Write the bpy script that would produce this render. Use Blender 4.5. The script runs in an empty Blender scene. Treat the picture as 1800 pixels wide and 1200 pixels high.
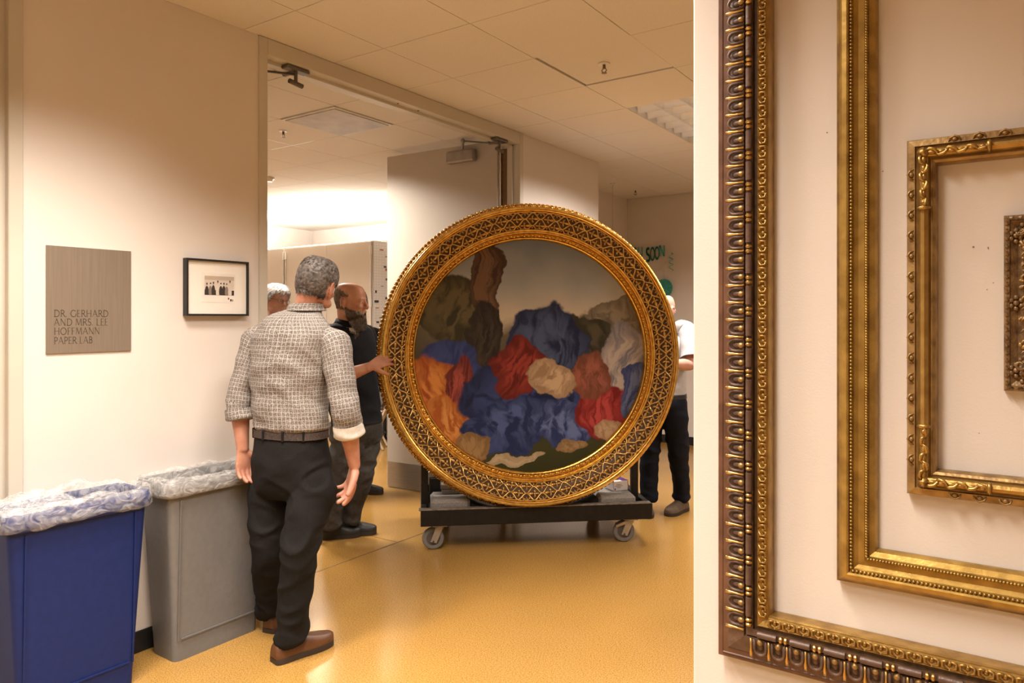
import bpy, math, random
from mathutils import Vector, Matrix, noise
V = Vector
PI = math.pi
scn = bpy.context.scene
COL = scn.collection
# ---------------------------------------------------------------- camera
FP, HOR, EYE = 1276.0, 558.0, 1.54          # focal length and horizon row in the 1800x1200 frame, eye height
TH = math.radians(34.6)
FW = V((-math.sin(TH), math.cos(TH), 0)); RT = V((math.cos(TH), math.sin(TH), 0)); UP = V((0, 0, 1))
cam_d = bpy.data.cameras.new('camera'); cam = bpy.data.objects.new('camera', cam_d); COL.objects.link(cam)
cam.location = (0, 0, EYE); cam.rotation_euler = (PI/2, 0, TH)
cam_d.sensor_width = 36; cam_d.lens = FP/1800*36; cam_d.shift_y = -(600-HOR)/1800; cam_d.clip_start = .05
scn.camera = cam
# ---------------------------------------------------------------- world, exposure
w = bpy.data.worlds.new('world'); scn.world = w; w.use_nodes = True
w.node_tree.nodes['Background'].inputs[0].default_value = (.9, .8, .7, 1)
w.node_tree.nodes['Background'].inputs[1].default_value = .02
vs = scn.view_settings
vs.view_transform = 'Standard'; vs.look = 'None'; vs.gamma = 1; vs.use_curve_mapping = False; vs.exposure = 0.13
LAMP = (1.0, .895, .785)
# ceiling troffers: (x, y, size x, size y, power, spread degrees); the fixtures themselves are built further down
CEIL = 3.046
TROFFERS = [(-2.595, 1.11, .61, 1.22, 47, 100), (-.78, .5, .61, 1.22, 52, 112), (-1.99, 5.38, .61, 1.22, 110, 150),
            (.45, 5.4, .61, 1.22, 80, 150), (-5.2, 4.0, .61, .61, 100, 150), (-7.6, 3.3, .61, 1.22, 130, 150), (1.05, -1.3, .61, 1.22, 60, 130),  # first on this line: unseen lamp added for extra light on the painting
            (-2.0, -1.3, .61, 1.22, 60, 130), (-1.375, 1.72, .61, 1.22, 52, 130)]  # last entry: unseen lamp added to light the painting's front
for i, (x, y, sx, sy, pw, sp) in enumerate(TROFFERS):
    l = bpy.data.lights.new('troffer_light', 'AREA'); l.shape = 'RECTANGLE'; l.size = sx*(.55 if i < 2 else .92); l.size_y = sy*.92
    l.energy = pw; l.color = LAMP; l.spread = math.radians(sp)
    o = bpy.data.objects.new('troffer_light', l); COL.objects.link(o); o.location = (x+(.10 if i == 0 else 0), y, CEIL-.012)
# ---------------------------------------------------------------- helpers
def cw(u, v, D):
    """photo pixel + distance along the view -> world point"""
    return FW*D + RT*((u-900)/FP*D) + UP*(EYE-(v-HOR)/FP*D)
def px(n, D): return n/FP*D
def WM(o):
    m = o.matrix_basis.copy()
    while o.parent:
        o = o.parent; m = o.matrix_basis @ m
    return m
def lerp(a, b, t): return a+(b-a)*t
def tag(o, label=None, cat=None, group=None, kind=None):
    if label: o['label'] = label
    if cat: o['category'] = cat
    if group: o['group'] = group
    if kind: o['kind'] = kind
    return o
def thing(name, loc, label, cat, group=None, rz=0, parent=None):
    o = bpy.data.objects.new(name, None); COL.objects.link(o); o.empty_display_size = .1
    o.location = loc; o.rotation_euler = (0, 0, rz)
    o.matrix_basis = Matrix.Translation(V(loc)) @ Matrix.Rotation(rz, 4, 'Z')
    return tag(o, label, cat, group)
def inst(name, mesh, parent, M, label=None):
    o = bpy.data.objects.new(name, mesh); COL.objects.link(o); o.parent = parent; o.matrix_basis = M
    if label: o['label'] = label
    return o
class MB:
    def __init__(s): s.v = []; s.f = []; s.m = []; s.uv = []; s.mi = 0
    def add(s, vs, fs, uvs=None):
        b = len(s.v); s.v += [V(p) for p in vs]
        for i, f in enumerate(fs):
            s.f.append([b+k for k in f]); s.m.append(s.mi); s.uv.append(uvs[i] if uvs else None)
        return s
    def box(s, c, size, M=None, bev=0.0):
        c = V(c); hx, hy, hz = [k/2 for k in size]; b = min(bev, hx*.9, hy*.9, hz*.9)
        if b <= 0:
            ps = [V((sx*hx, sy*hy, sz*hz)) for sz in (-1, 1) for sy in (-1, 1) for sx in (-1, 1)]
            fs = [(0, 2, 3, 1), (4, 5, 7, 6), (0, 1, 5, 4), (2, 6, 7, 3), (0, 4, 6, 2), (1, 3, 7, 5)]
        else:
            ps = []; ix = {}
            for sx in (-1, 1):
                for sy in (-1, 1):
                    for sz in (-1, 1):
                        for ax in range(3):
                            p = [sx*(hx-b), sy*(hy-b), sz*(hz-b)]; p[ax] = (sx*hx, sy*hy, sz*hz)[ax]
                            ix[sx, sy, sz, ax] = len(ps); ps.append(V(p))
            fs = []
            for ax in range(3):
                o1, o2 = [a for a in range(3) if a != ax]
                for sg in (-1, 1):
                    q = []
                    for (a1, a2) in ((-1, -1), (1, -1), (1, 1), (-1, 1)):
                        k = [0, 0, 0]; k[ax] = sg; k[o1] = a1; k[o2] = a2; q.append(ix[k[0], k[1], k[2], ax])
                    flip = (sg == -1) ^ (ax == 1)
                    fs.append(q[::-1] if flip else q)
            for ax in range(3):
                o1, o2 = [a for a in range(3) if a != ax]
                for a1 in (-1, 1):
                    for a2 in (-1, 1):
                        def k(sg, f):
                            t = [0, 0, 0]; t[ax] = sg; t[o1] = a1; t[o2] = a2; return ix[t[0], t[1], t[2], f]
                        fs.append((k(-1, o1), k(1, o1), k(1, o2), k(-1, o2)))
            for sx in (-1, 1):
                for sy in (-1, 1):
                    for sz in (-1, 1): fs.append([ix[sx, sy, sz, a] for a in range(3)])
        ps = [(M @ p if M else p)+c for p in ps]
        return s.add(ps, fs)
    def bx(s, a, b, bev=0.0):
        a = V(a); b = V(b); return s.box((a+b)/2, [abs(k) for k in (b-a)], None, bev)
    def grid(s, rows, closed=True, cap=True, uvscale=None):
        """rows: list of equal-length point rings"""
        n = len(rows[0]); ps = [p for r in rows for p in r]; fs = []; uvs = []
        per = uvscale or 1.0
        vv = 0.0
        for i in range(len(rows)-1):
            dv = sum((rows[i+1][k]-rows[i][k]).length for k in range(0, n, max(1, n//8)))/len(range(0, n, max(1, n//8)))
            ulen = 0.0
            for j in range(n if closed else n-1):
                j2 = (j+1) % n
                fs.append((i*n+j, i*n+j2, (i+1)*n+j2, (i+1)*n+j))
                du = (rows[i][j2]-rows[i][j]).length if not uvscale else uvscale/n
                uvs.append(((ulen, vv), (ulen+du, vv), (ulen+du, vv+dv), (ulen, vv+dv))); ulen += du
            vv += dv
        if cap and closed:
            fs.append(list(range(n))[::-1]); fs.append([(len(rows)-1)*n+k for k in range(n)]); uvs += [None, None]
        return s.add(ps, fs, uvs)
    def tube(s, pts, rad, n=8, cap=True, closed=False):
        pts = [V(p) for p in pts]; rad = rad if isinstance(rad, (list, tuple)) else [rad]*len(pts)
        rows = []; up = None
        m = len(pts)
        for i, p in enumerate(pts):
            if closed: t = pts[(i+1) % m]-pts[i-1]
            else: t = pts[min(i+1, m-1)]-pts[max(i-1, 0)]
            t.normalize()
            if up is None:
                up = t.orthogonal().normalized()
            up = (up-t*up.dot(t)); up = up.normalized() if up.length > 1e-6 else t.orthogonal().normalized()
            sd = t.cross(up)
            rows.append([p+(up*math.cos(2*PI*k/n)+sd*math.sin(2*PI*k/n))*rad[i] for k in range(n)])
        if closed: rows.append(rows[0]); cap = False
        return s.grid(rows, True, cap)
    def ell(s, c, r, M=None, nu=12, nv=8):
        c = V(c); r = r if isinstance(r, (tuple, list)) else (r, r, r)
        ps = [V((0, 0, -r[2]))]
        for i in range(1, nv):
            a = -PI/2+PI*i/nv
            for j in range(nu):
                b = 2*PI*j/nu; ps.append(V((r[0]*math.cos(a)*math.cos(b), r[1]*math.cos(a)*math.sin(b), r[2]*math.sin(a))))
        ps.append(V((0, 0, r[2]))); fs = []
        for j in range(nu):
            j2 = (j+1) % nu
            fs.append((0, 1+j2, 1+j))
            for i in range(nv-2): fs.append((1+i*nu+j, 1+i*nu+j2, 1+(i+1)*nu+j2, 1+(i+1)*nu+j))
            fs.append((1+(nv-2)*nu+j, 1+(nv-2)*nu+j2, len(ps)-1))
        return s.add([(M @ p if M else p)+c for p in ps], fs)
    def cyl(s, a, b, r, n=16, r2=None):
        return s.tube([a, b], [r, r if r2 is None else r2], n)
    def build(s, name, mat, parent=None, smooth=False, origin=None, local=False, subd=0, noauto=False):
        mats = mat if isinstance(mat, (list, tuple)) else [mat]
        if parent is not None and not local: M = WM(parent).inverted(); vv = [M @ p for p in s.v]
        elif origin is not None: o_ = V(origin); vv = [p-o_ for p in s.v]
        else: vv = s.v
        me = bpy.data.meshes.new(name); me.from_pydata([tuple(p) for p in vv], [], s.f)
        for mm in mats: me.materials.append(mm)
        me.polygons.foreach_set('material_index', s.m)
        if any(u for u in s.uv):
            ul = me.uv_layers.new(name='UVMap'); k = 0
            for f, u in zip(s.f, s.uv):
                for q in range(len(f)):
                    if u and q < len(u): ul.data[k].uv = u[q]
                    k += 1
        me.validate(clean_customdata=False); me.update()
        if smooth:
            me.polygons.foreach_set('use_smooth', [True]*len(me.polygons))
            if smooth is not True: 
                try: me.set_sharp_from_angle(angle=math.radians(smooth))
                except Exception: pass
        o = bpy.data.objects.new(name, me); COL.objects.link(o)
        if parent is not None: o.parent = parent
        elif origin is not None: o.location = origin; o.matrix_basis = Matrix.Translation(V(origin))
        if subd:
            md = o.modifiers.new('subdivision', 'SUBSURF'); md.levels = subd; md.render_levels = subd
        return o
    def mesh(s, name, mat, smooth=False):
        o = s.build(name, mat, smooth=smooth); me = o.data; bpy.data.objects.remove(o); return me
def catmull(keys, seg):
    """keys: list of tuples of floats/Vectors -> interpolated list"""
    out = []; n = len(keys)
    for i in range(n-1):
        p0, p1, p2, p3 = keys[max(i-1, 0)], keys[i], keys[i+1], keys[min(i+2, n-1)]
        for k in range(seg):
            t = k/seg; t2, t3 = t*t, t*t*t
            out.append(tuple((b*2+(c-a)*t+(a*2-b*5+c*4-d)*t2+(b*3-a-c*3+d)*t3)*.5 for a, b, c, d in zip(p0, p1, p2, p3)))
    out.append(tuple(keys[-1])); return out
def ellring(c, ax, ay, n=24, pw=2.0):
    out = []
    for k in range(n):
        a = 2*PI*k/n; ca, sa = math.cos(a), math.sin(a); e = 2.0/pw
        out.append(c+ax*(math.copysign(abs(ca)**e, ca))+ay*(math.copysign(abs(sa)**e, sa)))
    return out
def limb(mb, keys, ref, seg=4, n=14, rnd=True):
    """keys: (point, radius along side, radius along ref-ish); rings perpendicular to the path"""
    ks = catmull([(V(k[0]), k[1], k[2] if len(k) > 2 else k[1]) for k in keys], seg)
    rows = []; ref = V(ref)
    for i, (p, ra, rb) in enumerate(ks):
        t = (ks[min(i+1, len(ks)-1)][0]-ks[max(i-1, 0)][0]).normalized()
        b = ref-t*ref.dot(t); b.normalize(); a = t.cross(b)
        if rnd and i == 0:
            for q in (.25, .7): rows.append(ellring(p-t*min(ra, rb)*.8*math.cos(q*PI/2), a*ra*math.sin(q*PI/2), b*rb*math.sin(q*PI/2), n))
        rows.append(ellring(p, a*ra, b*rb, n))
        if rnd and i == len(ks)-1:
            for q in (.7, .25): rows.append(ellring(p+t*min(ra, rb)*.8*math.cos(q*PI/2), a*ra*math.sin(q*PI/2), b*rb*math.sin(q*PI/2), n))
    return mb.grid(rows)
def remesh(mb, name, mat, parent, voxel=.006, smooth_it=4, disp=None, local=False):
    """union of closed shells -> one continuous surface"""
    o = mb.build(name, mat, parent, local=local)
    md = o.modifiers.new('r', 'REMESH'); md.mode = 'VOXEL'; md.voxel_size = voxel
    if smooth_it:
        ms = o.modifiers.new('s', 'SMOOTH'); ms.factor = .5; ms.iterations = smooth_it
    dg = bpy.context.evaluated_depsgraph_get(); dg.update()
    me = bpy.data.meshes.new_from_object(o.evaluated_get(dg))
    o.modifiers.clear(); old = o.data; o.data = me; bpy.data.meshes.remove(old); me.name = name
    if not me.materials: me.materials.append(mat if not isinstance(mat, (list, tuple)) else mat[0])
    if disp:
        me.update(); M = WM(o)
        nv = [(v.co.copy(), v.normal.copy()) for v in me.vertices]
        for v, (c, nn) in zip(me.vertices, nv): v.co = c+nn*disp(M @ c, nn)
    me.polygons.foreach_set('use_smooth', [True]*len(me.polygons)); me.update()
    return o
# ---------------------------------------------------------------- materials
def pm(name, col, rough=.5, metal=0.0, col2=None, vscale=8.0, bump=0.0, bscale=60.0, spec=.5, coat=0.0, detail=4, sx=(1, 1, 1), mixlo=.35, mixhi=.65, sheen=0, emis=None, estr=0):
    m = bpy.data.materials.new(name); m.use_nodes = True; nt = m.node_tree; N = nt.nodes; L = nt.links
    b = N['Principled BSDF']; b.inputs['Roughness'].default_value = rough; b.inputs['Metallic'].default_value = metal
    b.inputs['Specular IOR Level'].default_value = spec; b.inputs['Coat Weight'].default_value = coat
    if coat: b.inputs['Coat Roughness'].default_value = .12
    if sheen: b.inputs['Sheen Weight'].default_value = sheen
    tc = N.new('ShaderNodeTexCoord'); mp = N.new('ShaderNodeMapping'); L.new(tc.outputs['Object'], mp.inputs[0]); mp.inputs['Scale'].default_value = sx
    if col2 is None: col2 = tuple(min(1, c*.86) for c in col)
    nz = N.new('ShaderNodeTexNoise'); nz.inputs['Scale'].default_value = vscale; nz.inputs['Detail'].default_value = detail; L.new(mp.outputs[0], nz.inputs['Vector'])
    cr = N.new('ShaderNodeValToRGB'); cr.color_ramp.elements[0].position = mixlo; cr.color_ramp.elements[1].position = mixhi
    cr.color_ramp.elements[0].color = (*col2, 1); cr.color_ramp.elements[1].color = (*col, 1)
    L.new(nz.outputs['Fac'], cr.inputs[0]); L.new(cr.outputs[0], b.inputs['Base Color'])
    if bump:
        n2 = N.new('ShaderNodeTexNoise'); n2.inputs['Scale'].default_value = bscale; n2.inputs['Detail'].default_value = 3; L.new(mp.outputs[0], n2.inputs['Vector'])
        bp = N.new('ShaderNodeBump'); bp.inputs['Strength'].default_value = bump; bp.inputs['Distance'].default_value = .004
        L.new(n2.outputs['Fac'], bp.inputs['Height']); L.new(bp.outputs[0], b.inputs['Normal'])
    if emis: b.inputs['Emission Color'].default_value = (*emis, 1); b.inputs['Emission Strength'].default_value = estr
    return m
M = {}
M['wall'] = pm('wall_paint', (.70, .645, .60), .6, col2=(.675, .62, .575), vscale=2.5, bump=.08, bscale=220, spec=.3)
M['ceil'] = pm('ceiling_tile', (.72, .68, .625), .9, col2=(.685, .645, .59), vscale=60, bump=.25, bscale=260, spec=.1)
M['plenum'] = pm('plenum', (.10, .08, .06), .9)
M['trim'] = pm('trim_paint', (.56, .52, .45), .4, col2=(.53, .49, .42), vscale=3)
M['doorpaint'] = pm('door_paint', (.50, .45, .39), .45, col2=(.48, .43, .37), vscale=3)
M['base'] = pm('black_rubber', (.012, .012, .013), .5)
M['steel'] = pm('brushed_steel', (.42, .40, .38), .36, .9, col2=(.36, .34, .32), vscale=6, sx=(1, 1, 60))
M['bronze'] = pm('bronze_hinge', (.20, .13, .07), .4, .8, vscale=30)
M['closer'] = pm('closer_grey', (.36, .33, .31), .4, .6, vscale=20)
M['closerdark'] = pm('closer_dark', (.16, .14, .12), .4, .7, vscale=20)
M['plate'] = pm('bronze_plaque', (.40, .335, .27), .38, .7, col2=(.36, .30, .24), vscale=4, sx=(1, 40, 1))
M['ink'] = pm('engraved_ink', (.05, .035, .025), .6)
M['black'] = pm('black_satin', (.014, .013, .012), .42, vscale=30)
M['mat_board'] = pm('mat_board', (.80, .76, .70), .8, col2=(.78, .74, .68))
def floor_mat():
    m = pm('speckled_floor', (.60, .36, .105), .30, bump=.02, bscale=300); nt = m.node_tree; N = nt.nodes; L = nt.links; b = N['Principled BSDF']
    tc = [n for n in N if n.type == 'TEX_COORD'][0]
    a = N.new('ShaderNodeTexNoise'); a.inputs['Scale'].default_value = 170; a.inputs['Detail'].default_value = 2; L.new(tc.outputs['Object'], a.inputs['Vector'])
    cr = N.new('ShaderNodeValToRGB'); e = cr.color_ramp.elements
    e[0].position = .30; e[0].color = (.235, .115, .024, 1); e[1].position = .72; e[1].color = (.50, .305, .098, 1)
    k = e.new(.5); k.color = (.40, .22, .056, 1)
    L.new(a.outputs['Fac'], cr.inputs[0])
    c = N.new('ShaderNodeTexNoise'); c.inputs['Scale'].default_value = 1.3; L.new(tc.outputs['Object'], c.inputs['Vector'])
    mx = N.new('ShaderNodeMix'); mx.data_type = 'RGBA'; mx.blend_type = 'MULTIPLY'; mx.inputs['Factor'].default_value = .25
    L.new(cr.outputs[0], mx.inputs[6]); L.new(c.outputs['Fac'], mx.inputs[7]); L.new(mx.outputs[2], b.inputs['Base Color'])
    rr = N.new('ShaderNodeMapRange'); rr.inputs['To Min'].default_value = .14; rr.inputs['To Max'].default_value = .26; L.new(c.outputs['Fac'], rr.inputs['Value']); L.new(rr.outputs[0], b.inputs['Roughness'])
    return m
M['floor'] = floor_mat()
M['seam'] = pm('floor_seam', (.16, .09, .03), .5)
M['gold'] = pm('gilding', (.86, .56, .15), .25, .95, col2=(.62, .35, .07), vscale=35, bump=.15, bscale=120)
M['golddeep'] = pm('gilding_deep', (.70, .43, .10), .3, .9, col2=(.50, .27, .05), vscale=40, bump=.2, bscale=150)
M['goldpale'] = pm('gilding_pale', (.70, .47, .17), .28, .9, col2=(.48, .29, .09), vscale=40)
M['bole'] = pm('dark_bole_ground', (.085, .043, .016), .45, .4, col2=(.045, .022, .008), vscale=60)
M['oldgold'] = pm('old_gold', (.46, .29, .085), .36, .75, col2=(.30, .17, .045), vscale=22, bump=.25, bscale=90, sx=(1, 1, 1))
M['olddull'] = pm('antique_gold', (.40, .26, .10), .45, .6, col2=(.22, .13, .05), vscale=28, bump=.3, bscale=90)
M['brownwood'] = pm('walnut_brown', (.155, .074, .042), .4, .05, col2=(.095, .043, .025), vscale=20, bump=.15, bscale=80)
M['greywood'] = pm('carved_umber', (.135, .078, .054), .45, .1, col2=(.08, .045, .031), vscale=30, bump=.3, bscale=120)
M['olivegold'] = pm('olive_gilding', (.46, .295, .075), .4, .7, col2=(.30, .18, .04), vscale=25, bump=.15, bscale=90)
M['olivedeep'] = pm('olive_gilding_deep', (.33, .195, .045), .42, .65, col2=(.20, .11, .025), vscale=25, bump=.2, bscale=90)
M['carve'] = pm('carved_brown_gilt', (.30, .19, .09), .45, .45, col2=(.13, .075, .035), vscale=45, bump=.5, bscale=120)
# ================================================================ setting
XL, WT = -3.314, .16
YR = 1.93
def wall_pt(u, v, d=0.0):
    """pixel -> point on the frame wall (plane y = YR - d)"""
    r = (u-900)/FP; dr = FW+RT*r; t = (YR-d)/dr.y; p = dr*t; p.z = EYE-(v-HOR)/FP*t; return p
def left_pt(u, v, d=0.0):
    r = (u-900)/FP; dr = FW+RT*r; t = (XL+d)/dr.x; p = dr*t; p.z = EYE-(v-HOR)/FP*t; return p
def ceil_pt(u, v, z=CEIL):
    t = (z-EYE)*FP/(HOR-v); r = (u-900)/FP; p = (FW+RT*r)*t; p.z = z; return p
def floor_pt(u, v):
    t = EYE*FP/(v-HOR); r = (u-900)/FP; return (FW+RT*r)*t
XW0 = wall_pt(1218.5, 600).x
def st(mb, name, mat, **k): return tag(mb.build(name, mat, **k), kind='structure')
fl = st(MB().bx((-10.2, -3.7, -.1), (3.7, 8.6, 0)), 'floor', M['floor'])
sm = MB(); sm.bx((-3.474, 2.47, 0), (-3.466, 4.90, .0012)); sm.build('threshold_seam', M['seam'], fl)
sm = MB(); sm.bx((-4.3, 3.648, 0), (-3.474, 3.653, .0012)); sm.build('floor_seam', M['seam'], fl)
YD0, YD1 = 2.42, 4.95
b = MB()
b.bx((XL-WT, -3.5, 0), (XL, .1, 3.12)); b.bx((XL-WT, 1.298, 0), (XL, YD0, 3.12)); b.bx((XL-WT, YD1, 0), (XL, 6.28, 3.12))
b.bx((-4.2, 6.12, 0), (XL-WT, 6.28, 3.12)); b.bx((-4.2, 6.28, 0), (-4.04, 8.44, 3.12))
wl = st(b, 'wall_left', M['wall'])
st(MB().bx((XW0, YR, 0), (3.5, YR+.15, 3.12), .004), 'wall_right', M['wall'])
st(MB().bx((-10.2, 8.44, 0), (3.7, 8.6, 3.12)), 'wall_far', M['wall'])
st(MB().bx((-3.474, -3.66, 0), (3.7, -3.5, 3.12)), 'wall_back', M['wall'])
st(MB().bx((3.5, -3.5, 0), (3.66, 8.44, 3.12)), 'wall_east', M['wall'])
st(MB().bx((-10.2, .3, 0), (-10.04, 8.44, 3.12)), 'wall_west', M['wall'])
st(MB().bx((-10.04, .3, 0), (XL-WT, .46, 3.12)), 'wall_south', M['wall'])
b = MB()
for y0, y1 in ((1.298, YD0), (YD1, 6.28)): b.bx((XL, y0, 0), (XL+.006, y1, .10), .002)
st(b, 'baseboard_left', M['base'])
st(MB().bx((-4.04, 8.434, 0), (3.5, 8.44, .10), .002), 'baseboard_far', M['base'])
st(MB().bx((XW0, YR-.006, 0), (3.5, YR, .10), .002), 'baseboard_right', M['base'])
# ---- ceiling: plain slabs where no tile is seen, tiles elsewhere
ZT = CEIL
b = MB()
b.mi = 0; b.bx((-10.2, -3.7, 3.12), (3.7, 8.6, 3.2))
b.mi = 1
b.bx((1.36, -3.5, ZT), (3.5, 8.44, ZT+.02)); b.bx((XL, -3.5, ZT), (1.36, -1.33, ZT+.02)); b.bx((-10.04, .46, ZT), (XL-WT, 2.3, ZT+.02))
ce = st(b, 'ceiling', [M['plenum'], M['ceil']])
tile_me = MB().box((0, 0, .5), (1, 1, 1)).mesh('tile', M['ceil'])
SKIP = [(x-sx/2+.05, x+sx/2-.05, y-sy/2+.05, y+sy/2-.05) for (x, y, sx, sy, p, s) in TROFFERS]
SKIP.append((-4.50, -4.05, 3.6, 4.1))
def tiles(x0, x1, y0, y1, gx, gy):
    g = .61
    i0 = math.floor((x0-gx)/g); j0 = math.floor((y0-gy)/g); i = i0
    while gx+i*g < x1-1e-3:
        j = j0
        while gy+j*g < y1-1e-3:
            ax, bx_ = max(x0, gx+i*g), min(x1, gx+i*g+g); ay, by = max(y0, gy+j*g), min(y1, gy+j*g+g); j += 1
            if bx_-ax < .02 or by-ay < .02: continue
            cx, cy = (ax+bx_)/2, (ay+by)/2
            if any(a < cx < b_ and c < cy < d for a, b_, c, d in SKIP): continue
            z = ZT; k = .0045
            sx, sy = bx_-ax-k, by-ay-k
            if abs(cx+1.985) < .1 and abs(cy-3.855) < .1: cx += .008; cy -= .008; z += .002; sx -= .014; sy -= .014     # the tile that sits askew
            inst('ceiling_tile', tile_me, ce, Matrix.Translation((cx, cy, z)) @ Matrix.Diagonal((sx, sy, .016, 1)))
        i += 1
tiles(XL, 1.36, -1.33, 6.28, -2.90, 2.94)
tiles(-4.04, 1.36, 6.28, 8.44, -2.90, 2.94)
tiles(-10.04, XL-WT, 2.3, 6.12, -3.97, 2.92)
tiles(-10.04, -4.2, 6.12, 8.44, -3.97, 2.92)
# ---- double door opening
d1 = tag(thing('door_1', (XL, (YD0+YD1)/2, 0), 'tall double doorway with beige metal frame and open leaves', None), kind='structure')
def jamb(y0, y1, sgn):
    b = MB(); b.bx((XL-WT-.015, y0, 0), (XL+.014, y1, CEIL-.002), .003)
    yy = y1 if sgn > 0 else y0
    b.bx((XL-.105, yy, 0), (XL-.055, yy+sgn*.016, 2.955), .002)
    b.build('frame_jamb', M['trim'], d1)
jamb(YD0, YD0+.05, 1); jamb(YD1-.05, YD1, -1)
b = MB(); b.bx((XL-WT-.015, YD0+.05, 2.955), (XL+.014, YD1-.05, CEIL-.002), .003); b.bx((XL-.105, YD0+.05, 2.937), (XL-.055, YD1-.05, 2.957), .002)
b.build('frame_head', M['trim'], d1)
for y in (3.52, 3.72):
    b = MB(); b.cyl((XL-.03, y, 2.957), (XL-.03, y, 2.950), .006, 10); b.build('strike_screw', M['closerdark'], d1)
def leaf(hy, ang, sgn):
    H = Matrix.Translation((XL-WT-.024, hy, 0)) @ Matrix.Rotation(ang, 4, 'Z'); W = 1.19; T = .045; LH = 3.0
    b = MB(); b.box((W/2, 0, LH/2+.005), (W, T, LH-.01), None, .003); b.v = [H @ p for p in b.v]; lf = b.build('door_leaf', M['doorpaint'], d1)
    b = MB(); b.box((W/2, -sgn*(T/2+.001), .125), (W-.02, .002, .225)); b.v = [H @ p for p in b.v]; b.build('kick_plate', M['steel'], lf)
    y0 = -sgn*(T/2+.032); zc = LH-.10
    b = MB(); b.box((.34, y0, zc), (.29, .064, .10), None, .012); b.v = [H @ p for p in b.v]; b.build('closer_body', M['closer'], lf)
    b = MB(); b.cyl((.33, y0, zc+.045), (.33, y0, zc+.062), .016, 12); b.tube([(.33, y0, zc+.06), (.30, y0-sgn*.03, zc+.115)], [.013, .011], 8)
    b.ell((.30, y0-sgn*.03, zc+.12), .02); b.v = [H @ p for p in b.v]; b.build('closer_arm', M['closer'], lf)
    a = H @ V((.30, y0-sgn*.03, zc+.12)); e = V((XL-.03, hy+sgn*.20, 2.915))
    b = MB(); b.tube([a, e], .007, 8); b.build('closer_link', M['closerdark'], d1)
    b = MB(); b.box(e+V((0, 0, .028)), (.06, .16, .022), None, .006); b.box(e+V((-.055, 0, .022)), (.11, .03, .028), None, .008)
    b.cyl(e+V((0, 0, .02)), e+V((0, 0, -.045)), .010, 10); b.tube([e+V((0, -.045, -.045)), e+V((0, .045, -.055))], [.014, .014], 10); b.build('closer_bracket', M['closerdark'], d1)
    return lf
lf_r = leaf(YD1-.075, math.radians(183), -1)
b = MB(); b.bx((XL-WT-.002, YD1-.056, .01), (XL-.108, YD1-.049, 2.93)); b.cyl((XL-WT-.006, YD1-.058, .01), (XL-WT-.006, YD1-.058, 2.93), .008, 8)
b.build('hinge', M['bronze'], d1)
leaf(YD0+.07, math.radians(176), 1)
# ---- the next door along the same wall: only its frame edge is in view
d2 = tag(thing('door_2', (XL, .7, 0), 'beige metal door frame edge beside the engraved plaque', None), kind='structure')
b = MB(); b.bx((XL-.1, 1.245, 0), (XL+.012, 1.298, CEIL-.002), .003); b.bx((XL-.1, 1.215, 0), (XL-.02, 1.245, CEIL-.06)); b.build('frame_jamb', M['trim'], d2)
b = MB(); b.bx((XL-.1, .10, 0), (XL+.012, .153, CEIL-.002), .003); b.build('frame_jamb', M['trim'], d2)
b = MB(); b.bx((XL-.1, .153, CEIL-.07), (XL+.012, 1.245, CEIL-.002), .003); b.build('frame_head', M['trim'], d2)
b = MB(); b.bx((XL-.09, .156, .005), (XL-.045, 1.213, CEIL-.072), .003); b.build('door_leaf', M['doorpaint'], d2)
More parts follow.
